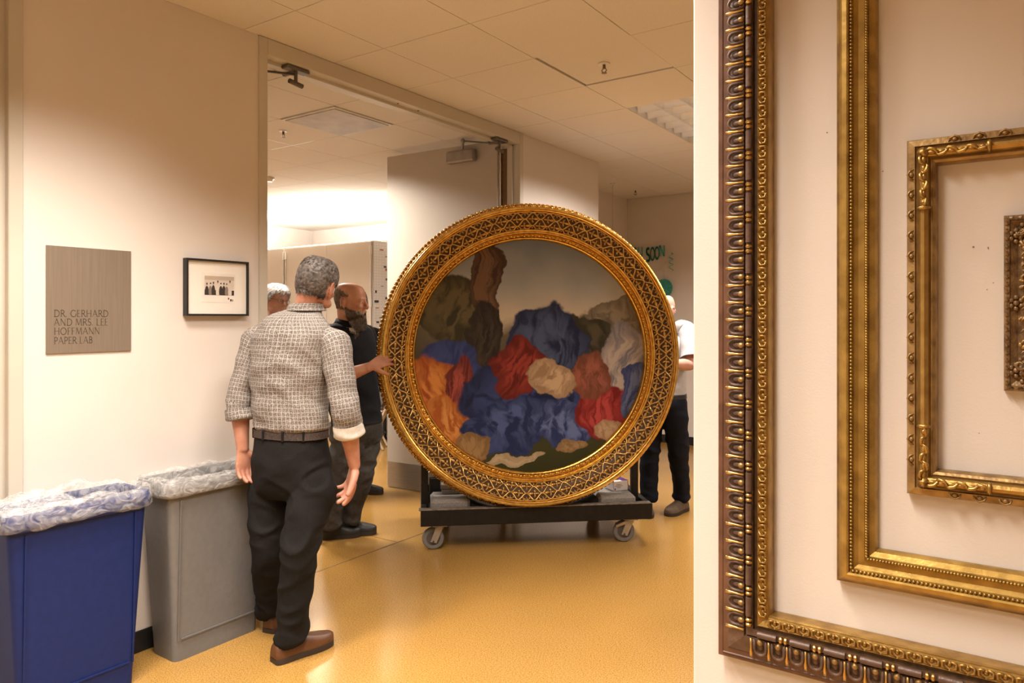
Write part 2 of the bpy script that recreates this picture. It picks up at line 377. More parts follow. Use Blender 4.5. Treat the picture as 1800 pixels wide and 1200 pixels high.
# ================================================================ ceiling fixtures
M['reflector'] = pm('specular_louver', (.86, .88, .93), .32, .4, col2=(.80, .82, .87), vscale=10)
M['lens'] = pm('lit_diffuser', (.85, .87, .9), .4, emis=(.95, .97, 1), estr=.9)
M['tube'] = pm('lamp_tube', (.9, .9, .9), .4, emis=(1, .93, .82), estr=1.5)
M['whitemetal'] = pm('white_metal', (.75, .73, .70), .4)
def troffer(x, y, sx, sy, label):
    t = thing('ceiling_light', (x, y, CEIL), label, 'ceiling light')
    b = MB(); z0, z1 = CEIL+.004, CEIL+.07; e = .006
    b.bx((x-sx/2, y-sy/2, z0), (x-sx/2+e, y+sy/2, z1)); b.bx((x+sx/2-e, y-sy/2, z0), (x+sx/2, y+sy/2, z1))
    b.bx((x-sx/2+e, y-sy/2, z0), (x+sx/2-e, y-sy/2+e, z1)); b.bx((x-sx/2+e, y+sy/2-e, z0), (x+sx/2-e, y+sy/2, z1)); b.bx((x-sx/2, y-sy/2, z1), (x+sx/2, y+sy/2, z1+.004))
    b.build('housing', M['whitemetal'], t)
    if abs(sx-sy) < .01:
        b = MB(); b.bx((x-sx/2+.02, y-sy/2+.02, CEIL+.001), (x+sx/2-.02, y+sy/2-.02, CEIL+.006), .002); b.build('diffuser', M['lens'], t); return
    n = 3; cw_ = (sx-.02)/n
    for i in range(n):
        xx = x-sx/2+.01+cw_*(i+.5); b = MB(); b.cyl((xx, y-sy/2+.02, z0+.059), (xx, y+sy/2-.02, z0+.059), .006, 10); b.build('lamp_tube', M['tube'], t)
    def blade(p0, p1, side, hw):
        rows = []
        for q, h in ((0, 0), (.35, .4), (.75, .75), (1, 1)):
            pass
        prof = [(-.003, 0), (-.006, .014), (-.013, .032), (-.026, .05), (.026, .05), (.013, .032), (.006, .014), (.003, 0)]
        b = MB(); b.grid([[p0+side*a+UP*h for a, h in prof], [p1+side*a+UP*h for a, h in prof]]); return b.build('louver_blade', M['reflector'], t, smooth=50)
    for i in range(1, n): xx = x-sx/2+.01+cw_*i; blade(V((xx, y-sy/2+.008, CEIL+.001)), V((xx, y+sy/2-.008, CEIL+.001)), V((1, 0, 0)), 0)
    m = max(3, int(round(sy/.17)))
    for i in range(n):
        x0 = x-sx/2+.014+cw_*i
        for j in range(1, m):
            yy = y-sy/2+sy*j/m; blade(V((x0+.004, yy, CEIL+.001)), V((x0+cw_-.012, yy, CEIL+.001)), V((0, 1, 0)), 0)
TL = ['silver louvered ceiling light above the plaque wall', 'silver louvered ceiling light before the wall of empty frames', 'silver louvered ceiling light beyond the end of the frame wall',
      'added unseen louvered ceiling light in the space behind the frame wall', 'small square lit ceiling panel inside the doorway', 'silver louvered ceiling light deep in the room through the doorway',
      'silver louvered ceiling light behind the viewer beside the east wall', 'silver louvered ceiling light behind the viewer near the left wall', 'added unseen louvered ceiling light over the corridor, lighting the round painting']
for T_, lb in zip(TROFFERS, TL): troffer(*T_[:4], lb)
t = thing('air_diffuser', (-4.275, 3.835, CEIL), 'square grey perforated ceiling air diffuser inside the doorway', 'vent')
M['perf'] = pm('perforated_grey', (.50, .46, .42), .6, col2=(.40, .36, .33), vscale=7)
b = MB(); b.bx((-4.57, 3.54, CEIL-.008), (-3.98, 4.13, CEIL+.01), .003); b.build('frame', M['whitemetal'], t)
b = MB(); b.bx((-4.55, 3.56, CEIL-.014), (-4.0, 4.11, CEIL-.007), .002); b.build('perforated_plate', M['perf'], t)
t2 = ceil_pt(622, 354)
b = MB(); b.bx(t2+V((-.3, -.3, -.006)), t2+V((.3, .3, .006)), .003); tag(b.build('air_diffuser', M['whitemetal'], origin=t2), 'flat white square ceiling diffuser near the bright ceiling end', 'vent')
def sprinkler(u, v, label):
    p = ceil_pt(u, v); t = thing('sprinkler_head', p, label, 'sprinkler')
    b = MB(); b.cyl(p, p-UP*.006, .035, 20); b.build('escutcheon', M['whitemetal'], t, smooth=40)
    b = MB(); b.cyl(p-UP*.006, p-UP*.03, .009, 10)
    for s in (-1, 1): b.tube([p+V((s*.008, 0, -.028)), p+V((s*.016, 0, -.04)), p+V((s*.004, 0, -.055))], .003, 6)
    b.cyl(p-UP*.054, p-UP*.057, .016, 14); b.build('deflector', M['bronze'], t, smooth=40)
sprinkler(1062, 112, 'small brass sprinkler head in the ceiling tile with dark open joints')
sprinkler(498, 230, 'small brass sprinkler head in the ceiling beyond the grey air diffuser')
sprinkler(1117, 334, 'small brass sprinkler head on the recessed ceiling near the far corner')
p = ceil_pt(472, 312); t = thing('smoke_detector', p, 'round cream smoke detector on the ceiling inside the doorway', 'detector')
b = MB(); b.cyl(p, p-UP*.02, .065, 24); b.build('mount_plate', M['whitemetal'], t, smooth=40)
b = MB(); b.cyl(p-UP*.02, p-UP*.045, .055, 24, .04); b.build('cover', M['whitemetal'], t, smooth=40)
p = ceil_pt(1077, 322); t = thing('ceiling_hook', p, 'small white ceiling hook with thin wire hanging down in the recess', 'hook')
b = MB(); b.cyl(p, p-UP*.012, .03, 18); b.build('cap', M['whitemetal'], t, smooth=40)
b = MB(); b.cyl(p-UP*.012, p-UP*1.4, .0018, 6); b.build('wire', M['closer'], t)
# ================================================================ left wall things
# stroke capitals: each glyph = list of (polyline, thick?) in a unit box (height 1)
def arc(cx, cy, rx, ry, a0, a1, n=10): return [(cx+rx*math.cos(math.radians(lerp(a0, a1, k/n))), cy+ry*math.sin(math.radians(lerp(a0, a1, k/n)))) for k in range(n+1)]
GL = {
 'D': (.80, [([(.12, 0), (.12, 1)], 1), ([(.12, 1), (.36, 1)]+arc(.36, .5, .38, .5, 90, -90)+[(.12, 0)], 1)]),
 'R': (.66, [([(.12, 0), (.12, 1)], 1), ([(.12, 1), (.3, 1)]+arc(.3, .75, .22, .25, 90, -90, 8)+[(.12, .5)], 1), ([(.3, .5), (.66, 0)], 1)]),
 '.': (.22, [([(.08, .0), (.08, .09)], 1)]),
 'G': (.82, [(arc(.46, .5, .4, .51, 48, 325, 16), 1), ([(.78, .21), (.78, .45)], 1)]),
 'E': (.54, [([(.12, 0), (.12, 1)], 1), ([(.12, 1), (.48, 1)], 0), ([(.12, .52), (.42, .52)], 0), ([(.12, 0), (.5, 0)], 0)]),
 'H': (.82, [([(.12, 0), (.12, 1)], 1), ([(.7, 0), (.7, 1)], 1), ([(.12, .52), (.7, .52)], 0)]),
 'A': (.78, [([(.05, 0), (.38, 1)], 0), ([(.38, 1), (.74, 0)], 1), ([(.19, .38), (.6, .38)], 0)]),
 'N': (.82, [([(.12, 0), (.12, 1)], 0), ([(.12, 1), (.7, 0)], 1), ([(.7, 0), (.7, 1)], 0)]),
 'M': (.98, [([(.1, 0), (.2, 1)], 0), ([(.2, 1), (.5, .05)], 1), ([(.5, .05), (.8, 1)], 0), ([(.8, 1), (.9, 0)], 1)]),
 'S': (.56, [(arc(.28, .76, .2, .25, 40, 270, 10)+arc(.28, .255, .22, .255, 90, -140, 10), 1)]),
 'L': (.54, [([(.12, 0), (.12, 1)], 1), ([(.12, 0), (.5, 0)], 0)]),
 'O': (.90, [(arc(.45, .5, .4, .51, 0, 360, 24), 1)]),
 'F': (.52, [([(.12, 0), (.12, 1)], 1), ([(.12, 1), (.48, 1)], 0), ([(.12, .52), (.4, .52)], 0)]),
 'P': (.58, [([(.12, 0), (.12, 1)], 1), ([(.12, 1), (.3, 1)]+arc(.3, .73, .23, .27, 90, -90, 8)+[(.12, .46)], 1)]),
 'B': (.62, [([(.12, 0), (.12, 1)], 1), ([(.12, 1), (.3, 1)]+arc(.3, .77, .19, .23, 90, -90, 8)+[(.12, .54)], 1), (arc(.3, .27, .24, .27, 90, -90, 8)+[(.12, 0)], 1)]),
 'Y': (.72, [([(.05, 1), (.36, .5)], 1), ([(.67, 1), (.36, .5)], 0), ([(.36, .5), (.36, 0)], 1)]),
 'U': (.78, [([(.12, 1), (.12, .3)]+arc(.39, .3, .27, .31, 180, 360, 10)+[(.66, 1)], 1)]),
}
def stroke_text(text, h, org, ex, ey, en, th=.085, tl=.05, serif=True, track=.08, depth=.0012):
    """flat letters: org = baseline start, ex/ey in-plane axes, en outward normal"""
    mb = MB(); x = 0.0
    for ch in text:
        if ch == ' ': x += .36; continue
        wd, strokes = GL[ch]
        for pl, thick in strokes:
            t = (th if thick else tl)/2
            for (a, b_) in zip(pl[:-1], pl[1:]):
                a = V(a); b_ = V(b_); d = (b_-a)
                if d.length < 1e-6: continue
                d.normalize(); n = V((-d.y, d.x))*t; e = d*t*.35
                q = [a-n-e, b_-n+e, b_+n+e, a+n-e]
                f = [org+ex*((k.x+x)*h)+ey*(k.y*h)+en*depth for k in q]
                mb.add(f, [(0, 1, 2, 3)])
            if serif and ch not in 'OGS.':
                for (sx_, sy_) in (pl[0], pl[-1]):
                    if sy_ in (0, 1) and thick:
                        q = [(sx_-.10, sy_-.018), (sx_+.10, sy_-.018), (sx_+.10, sy_+.018), (sx_-.10, sy_+.018)]
                        mb.add([org+ex*((k[0]+x)*h)+ey*(k[1]*h)+en*depth for k in q], [(0, 1, 2, 3)])
        x += wd+track
    return mb, x*h
p0 = left_pt(80, 431); p1 = left_pt(229.5, 441.5); zt = (left_pt(80, 431).z+left_pt(229.5, 441).z)/2; zb = (left_pt(79.5, 622.5).z+left_pt(229.5, 615.5).z)/2
t = thing('wall_plaque', (XL, (p0.y+p1.y)/2, zb), 'square bronze plaque with engraved dark capitals on the left wall', 'plaque')
b = MB(); b.bx((XL, p0.y, zb), (XL+.006, p1.y, zt), .001); b.build('plate', M['plate'], t)
hcap = (zt-zb)*.062
lines = [('DR. GERHARD', 556.5), ('AND MRS. LEE', 572), ('HOFFMANN', 588), ('PAPER LAB', 604.5)]
WID = [190, 189.5, 175, 162.5]
for (tx, vv), wu in zip(lines, WID):
    o_ = left_pt(93.5, vv); o_.x = XL+.006; e_ = left_pt(wu, vv)
    mb, wd = stroke_text(tx, hcap, V((0, 0, 0)), V((0, 1, 0)), UP, V((1, 0, 0)), depth=.0)
    k = (e_.y-o_.y)/wd
    mb.v = [V((XL+.0066, o_.y+p.y*k, o_.z+p.z)) for p in mb.v]
    mb.build('engraved_line', M['ink'], t)
# framed photograph
pa, pb = left_pt(320.5, 453, .03), left_pt(437.5, 459.5, .03); zt = (left_pt(329, 453.5, .03).z+left_pt(437.5, 460, .03).z)/2; zb = (left_pt(327, 555.5, .03).z+left_pt(435.5, 554.5, .03).z)/2
ya, yb = left_pt(327.5, 500, .03).y, left_pt(437, 500, .03).y
t = thing('framed_photograph', (XL, (ya+yb)/2, zb), 'thin black frame holding a small monochrome group photograph', 'picture')
fw = .010
for (q0, q1) in (((ya, zb), (ya+fw, zt)), ((yb-fw, zb), (yb, zt)), ((ya+fw, zt-fw), (yb-fw, zt)), ((ya+fw, zb), (yb-fw, zb+fw))):
    b = MB(); b.bx((XL, q0[0], q0[1]), (XL+.034, q1[0], q1[1]), .001); b.build('frame_rail', M['black'], t)
b = MB(); b.bx((XL+.004, ya+fw, zb+fw), (XL+.022, yb-fw, zt-fw)); b.build('mat_board', M['mat_board'], t)
fy = lambda f: lerp(ya, yb, f); fz = lambda f: lerp(zb, zt, f)
M['print'] = pm('print_paper', (.82, .78, .72), .7); M['pdark'] = pm('print_dark', (.035, .025, .022), .7); M['pmid'] = pm('print_mid', (.26, .20, .16), .7); M['plight'] = pm('print_light', (.70, .62, .54), .7); M['psky'] = pm('print_tone', (.55, .44, .35), .7); M['pred'] = pm('stamp_red', (.22, .05, .05), .7)
b = MB(); b.mi = 0; b.bx((XL+.022, fy(.25), fz(.24)), (XL+.0228, fy(.79), fz(.76)))
def fq(y0, y1, z0, z1, m, k): b.mi = m; b.bx((XL+.0228, fy(y0), fz(z0)), (XL+.0228+.0002*k, fy(y1), fz(z1)))
fq(.29, .765, .37, .70, 4, 1); fq(.29, .765, .64, .71, 5, 2); fq(.29, .765, .37, .46, 2, 2)
rnd = random.Random(4)
for i in range(8):
    c = .33+.053*i+rnd.uniform(-.01, .01); hd = rnd.uniform(.555, .62); dk = (2, 2, 1, 4, 2, 2, 1, 3)[i]
    def fe(cy, cz, ry, rz, m, k):
        b.mi = m; pts = [(cy+ry*math.cos(2*PI*j/14), max(.372, cz+rz*math.sin(2*PI*j/14))) for j in range(14)]
        b.add([V((XL+.0228+.0002*k, fy(p_[0]), fz(p_[1]))) for p_ in pts], [list(range(14))])
    fe(c, .43, .030, hd-.03-.43, (2, 3, 2, 1, 2, 2, 3, 1)[i], 3+i*.3); fe(c, hd, .011, .022, (3, 1, 3, 3, 1, 3, 1, 3)[i], 8); fe(c, hd+.012, .011, .015, 2, 9)
fq(.665, .685, .295, .33, 6, 3); fq(.70, .725, .265, .305, 2, 3); fq(.735, .75, .265, .30, 3, 3)
b.build('photo_print', [M['print'], M['plight'], M['pdark'], M['pmid'], M['plight'], M['psky'], M['pred']], t)
# ================================================================ waste bins
M['blueplastic'] = pm('blue_plastic', (.007, .021, .12), .5, spec=.3, col2=(.006, .018, .105), vscale=40, bump=.12, bscale=350)
M['greyplastic'] = pm('grey_plastic', (.165, .16, .158), .5, col2=(.15, .146, .144), vscale=40, bump=.12, bscale=350)
def film_mat():
    m = bpy.data.materials.new('clear_film'); m.use_nodes = True; nt = m.node_tree; N = nt.nodes; L = nt.links
    b = N['Principled BSDF']; b.inputs['Base Color'].default_value = (.86, .84, .82, 1); b.inputs['Roughness'].default_value = .28; b.inputs['Specular IOR Level'].default_value = .8
    nz = N.new('ShaderNodeTexNoise'); nz.inputs['Scale'].default_value = 9; nz.inputs['Distortion'].default_value = 2.2; nz.inputs['Detail'].default_value = 2
    bp = N.new('ShaderNodeBump'); bp.inputs['Strength'].default_value = .45; bp.inputs['Distance'].default_value = .02; L.new(nz.outputs['Fac'], bp.inputs['Height']); L.new(bp.outputs[0], b.inputs['Normal'])
    tr = N.new('ShaderNodeBsdfTransparent'); mx = N.new('ShaderNodeMixShader'); rg = N.new('ShaderNodeMapRange'); rg.inputs['From Min'].default_value = .3; rg.inputs['From Max'].default_value = .7
    rg.inputs['To Min'].default_value = .06; rg.inputs['To Max'].default_value = .34; L.new(nz.outputs['Fac'], rg.inputs['Value']); L.new(rg.outputs[0], mx.inputs[0])
    L.new(tr.outputs[0], mx.inputs[1]); L.new(b.outputs[0], mx.inputs[2]); L.new(mx.outputs[0], N['Material Output'].inputs[0]); return m
M['film'] = film_mat()
def rrect(cx, cy, hx, hy, r, z, n=6):
    out = []
    for (sx, sy, a0) in ((1, 1, 0), (-1, 1, 90), (-1, -1, 180), (1, -1, 270)):
        for k in range(n+1):
            a = math.radians(a0+90*k/n); out.append(V((cx+sx*(hx-r)+r*math.cos(a), cy+sy*(hy-r)+r*math.sin(a), z)))
    return out
def dense(ring, m):
    out = []; n = len(ring)
    for i in range(n):
        a, b_ = ring[i], ring[(i+1) % n]; k = max(1, int((b_-a).length/m))
        out += [lerp(a, b_, q/k) for q in range(k)]
    return out
def bin_(x, y, rz, mat, label, seed, puff, HT=.765):
    """slim tapered bin; local x = depth from wall, local y = length"""
    t = thing('waste_bin', (x, y, 0), label, 'waste bin', 'slim waste bins', rz)
    b = MB(); bx0, by0, bx1, by1 = .095, .215, .122, .262
    out = [rrect(0, 0, lerp(bx0, bx1, f), lerp(by0, by1, f), .028, z) for f, z in ((0, 0.0), (.01, .005), (.06, .045), (.062, .05), (.95, .715))]
    inn = [rrect(0, 0, lerp(bx0, bx1, f)-.008, lerp(by0, by1, f)-.008, .024, z) for f, z in ((.96, .72), (.02, .02))]
    b.grid(out+inn); b.build('body', mat, t, smooth=40, local=True)
    b = MB()
    rim = [rrect(0, 0, bx1+e, by1+e, .04, z) for e, z in ((-.006, .70), (.012, .705), (.017, .72), (.017, .748), (.010, HT), (-.004, HT), (-.010, .745), (-.010, .70))]
    b.grid(rim, cap=False); rm = b.build('rim', mat, t, smooth=40, local=True)
    b = MB()      # moulded panel ridge on the front and back
    for s in (-1, 1):
        for k in (-1, 1):
            b.box((s*.1135, k*.205, .39), (.004, .006, .60), Matrix.Rotation(s*.038, 3, 'Y'))
        b.box((s*.1025, 0, .095), (.004, .38, .006))
    b.build('panel_ridge', mat, t, local=True)
    # liner: skirt outside, over the rim, down the inside
    random.seed(seed); prof = [(.020, .708), (.026, .716), (.0225, .728), (.022, .745), (.016, HT+.006), (0, HT+.012), (-.016, HT-.002), (-.022, .70), (-.03, .58), (-.05, .42)]
    rows = []
    for q, (e, z) in enumerate(prof):
        r = dense(rrect(0, 0, bx1+e, by1+e, .045, z), .012); rows.append(r)
    n = min(len(r) for r in rows); rr2 = []
    for q, r in enumerate(rows):
        row = []
        for k in range(n):
            f = k/n*len(r); i = int(f); p = lerp(r[i], r[(i+1) % len(r)], f-i)
            w_ = noise.noise(V((p.x*16, p.y*16, seed+q*.35)))
            lift = puff*max(0, noise.noise(V((p.x*7+seed, p.y*7, 3.1)))+.15) if 4 <= q <= 6 else 0
            amp = (.010, .010, .004, .003, .006, .010, .012, .018, .03, .04)[q]
            nrm = V((p.x, p.y, 0)).normalized()
            p = p+nrm*w_*amp+UP*(lift+(noise.noise(V((p.x*18, p.y*18, q*.3+seed)))*.012 if q in (0, 1, 4, 5, 6) else 0)); row.append(p)
        rr2.append(row)
    b = MB(); b.grid(rr2, cap=False); b.build('liner', M['film'], t, smooth=True, local=True)
    t.matrix_basis = t.matrix_basis @ Matrix.Diagonal((1, 1, 1.055, 1)); return t
# base front corners read off the floor
g0, g1 = floor_pt(290, 1160), floor_pt(440, 1103)
bg = bin_(-3.168, 2.025, 0.0, M['greyplastic'], 'grey slim waste bin with clear liner beside the blue bin', 3, .02)
bb = bin_(-3.145, 1.40, 0.0, M['blueplastic'], 'blue slim waste bin with clear plastic liner puffed over the rim', 8, .06)
b = MB(); rnd = random.Random(5)
nu, nv = 40, 16; rows = []
for i in range(nv+1):
    row = []
    for j in range(nu+1):
        y = lerp(-.27, .02, j/nu); x = lerp(-.10, .12, i/nv)
        h = .765+.055*math.sin(PI*i/nv)*math.sin(PI*min(1, j/nu*1.05))**.6+.022*noise.noise(V((x*16, y*16, 2)))+.012*noise.noise(V((x*45, y*45, 7)))
        row.append(V((x, y, max(.752, h))))
    rows.append(row)
b.grid(rows, closed=False, cap=False); b.build('liner_puff', M['film'], bb, smooth=True, local=True)
# ================================================================ empty picture frames on the right wall
def rails(parent, x0, x1, z0, z1, prof, mats, mi, seg=1):
    """four mitred rails; prof = [(inward s, depth d)], mi = material index per profile segment"""
    out = []
    for side in range(4):
        b = MB()
        def pt(s, d, e):
            if side == 0: return V((x0+s, YR-d, z0+s if e == 0 else z1-s))
            if side == 1: return V((x0+s if e == 0 else x1-s, YR-d, z0+s))
            if side == 2: return V((x1-s, YR-d, z0+s if e == 0 else z1-s))
            return V((x0+s if e == 0 else x1-s, YR-d, z1-s))
        for k in range(len(prof)-1):
            b.mi = mi[k]; (s0, d0), (s1, d1_) = prof[k], prof[k+1]
            q = [pt(s0, d0, 0), pt(s0, d0, 1), pt(s1, d1_, 1), pt(s1, d1_, 0)]
            b.add(q, [(0, 1, 2, 3)])
        b.mi = 0; q = [pt(prof[0][0], .002, 0), pt(prof[0][0], .002, 1), pt(prof[-1][0], .002, 1), pt(prof[-1][0], .002, 0)]; b.add(q, [(3, 2, 1, 0)])
        out.append(b.build('rail', mats, parent, smooth=30))
    return out
def rail_mats(x0, x1, z0, z1):
    """per side: (start point at outer edge, along axis, inward axis, length)"""
    return [(V((x0, YR, z1)), V((0, 0, -1)), V((1, 0, 0)), z1-z0), (V((x0, YR, z0)), V((1, 0, 0)), V((0, 0, 1)), x1-x0),
            (V((x1, YR, z0)), V((0, 0, 1)), V((-1, 0, 0)), z1-z0), (V((x1, YR, z1)), V((-1, 0, 0)), V((0, 0, -1)), x1-x0)]
def along(parent, items, x0, x1, z0, z1, sides=(0, 1, 2, 3)):
    """items: (name, mesh, pitch, inward offset s, depth d, end margin, phase)"""
    Pi = WM(parent).inverted(); out = []
    for sd in sides:
        o_, A, B, Ln = rail_mats(x0, x1, z0, z1)[sd]; C = V((0, -1, 0))
        R_ = Matrix((A, B, C)).transposed().to_4x4()
        for (nm, me, pitch, s, d, mg, ph) in items:
            n = int((Ln-2*mg)/pitch); st_ = (Ln-n*pitch)/2
            for k in range(n+(1 if ph == 0 else 0)):
                p = o_+A*(st_+(k+ph)*pitch)+B*s+C*d
                out.append(inst(nm, me, parent, Pi @ Matrix.Translation(p) @ R_))
    return out
# ---- frame A: large brown carved frame with gold darts
xa = wall_pt(1264.5, 700, .03).x; za = wall_pt(1264.5, 1147, .03).z; WA = wall_pt(1356.5, 700, .025).x-xa
xb = wall_pt(1470.5, 700, .03).x; zb_ = wall_pt(1472, 1020, .03).z; WB = wall_pt(1542, 700, .02).x-xb
xc = wall_pt(1593.5, 500, .03).x; zc0 = wall_pt(1596, 868, .03).z; zc1 = wall_pt(1593, 247, .03).z; WC = wall_pt(1648, 500, .02).x-xc
xd = wall_pt(1764.5, 500, .03).x; zd0 = wall_pt(1764, 687, .03).z; zd1 = wall_pt(1764, 378, .03).z
XC = xd+.26
A_ = (xa, 2*XC-xa, za, 2.86)
fa = thing('picture_frame', (XC, YR, A_[2]), 'large empty brown carved frame with gold darts along its moulding', 'frame', 'empty frames on the wall')
s = lambda f: f*WA
profA = [(0, .002), (0, .038), (s(.02), .042), (s(.09), .042), (s(.10), .046), (s(.12), .044), (s(.20), .044), (s(.22), .046), (s(.55), .060), (s(.56), .052), (s(.585), .050), (s(.59), .058), (s(.72), .058), (s(.73), .05), (s(.79), .05), (s(.795), .054), (s(.975), .044), (s(.98), .046), (s(1), .040), (s(1), .002)]
miA = [0, 0, 0, 0, 0, 0, 0, 1, 1, 2, 2, 1, 2, 2, 2, 3, 3, 3, 3, 3]
rails(fa, *A_, profA, [M['brownwood'], M['greywood'], M['bole'], M['oldgold']], miA)
pit = px(30.2, 1.9)*.98
b = MB(); hw = pit*.33; b0, b1 = s(.25)-s(.385), s(.54)-s(.385)
pts = [V((-hw, b1, .007)), V((-hw, b0+hw, .005))]+[V((-hw*math.cos(k*PI/8), b0+hw-hw*math.sin(k*PI/8), .004)) for k in range(1, 8)]+[V((hw, b0+hw, .005)), V((hw, b1, .007))]
b.tube(pts, .0042, 6); b.ell((0, (b0+b1)/2+.004, .0005), (hw*.62, (b1-b0)*.36, .0055), nu=10, nv=6); tongue = b.mesh('tongue', M['greywood'], True)
b = MB(); b.tube([V((0, b0-.006, .004)), V((0, b0+.004, .007)), V((0, 0, .007)), V((0, b1+.002, .010))], [.0045, .0042, .0028, .0030], 7); dart = b.mesh('dart', M['goldpale'], True)
b = MB(); b.ell((0, b1-.006, .006), (hw*.55, .009, .007), nu=10, nv=6); bead = b.mesh('bead', M['olddull'], True)
rp = px(54.3, 1.9)*.98; rr_ = s(.062)
b = MB(); b.tube([V((-rp*.30, 0, 0)), V((-rp*.29, 0, 0)), V((rp*.29, 0, 0)), V((rp*.30, 0, 0))], [rr_*.7, rr_, rr_, rr_*.7], 10); rod = b.mesh('rod', M['greywood'], 40)
b = MB(); b.tube([V((-.0042, 0, 0)), V((-.002, 0, 0)), V((.002, 0, 0)), V((.0042, 0, 0))], [rr_*.75, rr_*1.03, rr_*1.03, rr_*.75], 10); ring = b.mesh('bead_ring', M['goldpale'], 40)
lp = px(23.5, 1.9)*.98
b = MB()
for q in (-1, 1):
    b.tube([V((q*lp*.05, -s(.080), .002)), V((q*lp*.40, -s(.04), .004)), V((q*lp*.38, s(.045), .004)), V((q*lp*.1, s(.062), .004)), V((q*lp*.12, 0, .003))], [.0022, .0038, .0038, .0032, .0016], 6)
b.ell((0, s(.01), .001), (lp*.16, s(.05), .004), nu=8, nv=6); leafm = b.mesh('leaf_scroll', M['oldgold'], True)
itA = [('tongue', tongue, pit, s(.385), .053, s(.62), .5), ('dart', dart, pit, s(.385), .053, s(.55), 0), ('bead', bead, pit, s(.385), .053, s(.62), .5),
       ('rod', rod, rp, s(.655), .064, s(.68), .5), ('bead_ring', ring, rp, s(.655), .064, s(.68), .925), ('bead_ring', ring, rp, s(.655), .064, s(.68), 1.075), ('leaf_scroll', leafm, lp, s(.885), .050, s(.9), .5)]
along(fa, itA, *A_, sides=(0, 1))
along(fa, [i for i in itA if i[0] != 'bead'], *A_, sides=(2, 3)) if False else None
# ---- frame B: plain gilt frame with rope and bead runs
B_ = (xb, 2*XC-xb, zb_, 2.52)
fb = thing('picture_frame', (XC, YR, B_[2]), 'plain gilt frame with fine bead and rope runs, hung inside the brown carved frame', 'frame', 'empty frames on the wall')
s = lambda f: f*WB
profB = [(0, .002), (0, .026), (s(.06), .03), (s(.10), .036), (s(.16), .042), (s(.28), .046), (s(.33), .044), (s(.36), .038), (s(.42), .038), (s(.44), .034), (s(.55), .029), (s(.70), .029), (s(.73), .035), (s(.80), .035), (s(.82), .030), (s(.95), .024), (s(1), .011), (s(1), .002)]
rails(fb, *B_, profB, [M['olivedeep'], M['olivegold'], M['olivegold']], [0, 0, 0, 1, 1, 1, 0, 0, 2, 2, 2, 0, 0, 0, 1, 1, 1])
for nm, so, d, pitch, rad, ov in (('bead_run', s(.39), .041, .0085, .0038, 1.0), ('rope_run', s(.765), .038, .0065, .0032, 1.25)):
    b = MB()
    for sd in (0, 1):
        o_, A, Bv, Ln = rail_mats(*B_)[sd]; n = int((Ln-2*so)/pitch); Mx = Matrix((A, Bv, V((0, -1, 0)))).transposed()
        for k in range(n): b.ell(o_+A*(so+(k+.5)*pitch)+Bv*so+V((0, -d, 0)), (rad*ov, rad, rad), Mx @ Matrix.Rotation(.6 if ov > 1 else 0, 3, 'Z'), 6, 4)
    tag(b.build(nm, M['olivegold'], fb, smooth=True), kind='stuff')
# ---- frame C: gilt frame with scroll leaf corners
C_ = (xc, 2*XC-xc, zc0, zc1)
fc = thing('picture_frame', (XC, YR, C_[2]), 'antique gold frame with leafy scroll corners and a knobbed outer edge', 'frame', 'empty frames on the wall')
s = lambda f: f*WC
profC = [(0, .002), (0, .022), (s(.05), .030), (s(.28), .034), (s(.31), .027), (s(.36), .027), (s(.38), .032), (s(.48), .042), (s(.60), .045), (s(.72), .041), (s(.80), .031), (s(.84), .031), (s(.86), .035), (s(.95), .031), (s(1), .014), (s(1), .002)]
rails(fc, *C_, profC, [M['olddull'], M['oldgold']], [0, 0, 0, 0, 0, 0, 1, 1, 1, 1, 0, 0, 0, 0, 0])
b = MB(); b.ell((0, 0, .001), (.0065, .0055, .0045), nu=8, nv=6); b.tube([V((-.012, .005, .001)), V((-.009, -.003, .003)), V((0, -.008, .003)), V((.009, -.003, .003)), V((.012, .005, .001))], [.001, .0022, .0025, .0022, .001], 6)
knob = b.mesh('edge_knob', M['olddull'], True)
along(fc, [('edge_knob', knob, px(35.5, 1.68), s(.17), .032, .05, .5)], *C_, sides=(0, 1, 3))
L0 = px(95, 1.68)
b = MB()     # leaf scroll along the rail, starting at the corner
for k in range(6):
    a0 = .012+k*L0/6.6; sg = 1 if k % 2 else -1; wv = s(.16)*(1-.09*k)
    b.tube([V((a0-.010, sg*wv*.2, .001)), V((a0, sg*wv*.9, .005)), V((a0+.010, sg*wv*.6, .007)), V((a0+.016, -sg*wv*.2, .005)), V((a0+.009, -sg*wv*.5, .003))], [.002, .0042, .0046, .0035, .0015], 7)
    b.ell((a0+.005, 0, .003), (.010, wv*.6, .005), nu=8, nv=6)
b.tube([V((L0, -s(.2), .0)), V((L0, -s(.1), .006)), V((L0, s(.1), .006)), V((L0, s(.2), 0))], [.003, .005, .005, .003], 8); b.ell((L0-.012, 0, .005), (.007, .006, .005), nu=8, nv=6)
scroll = b.mesh('corner_scroll', M['oldgold'], True)
Pi = WM(fc).inverted()
for sd in range(4):
    o_, A, Bv, Ln = rail_mats(*C_)[sd]; Cn = V((0, -1, 0))
    for e in (0, 1):
        a_ = A if e == 0 else -A; p = o_+(A*s(.58) if e == 0 else A*(Ln-s(.58)))+Bv*s(.59)+Cn*.042
        inst('corner_scroll', scroll, fc, Pi @ Matrix.Translation(p) @ Matrix((a_, Bv, Cn)).transposed().to_4x4())
    
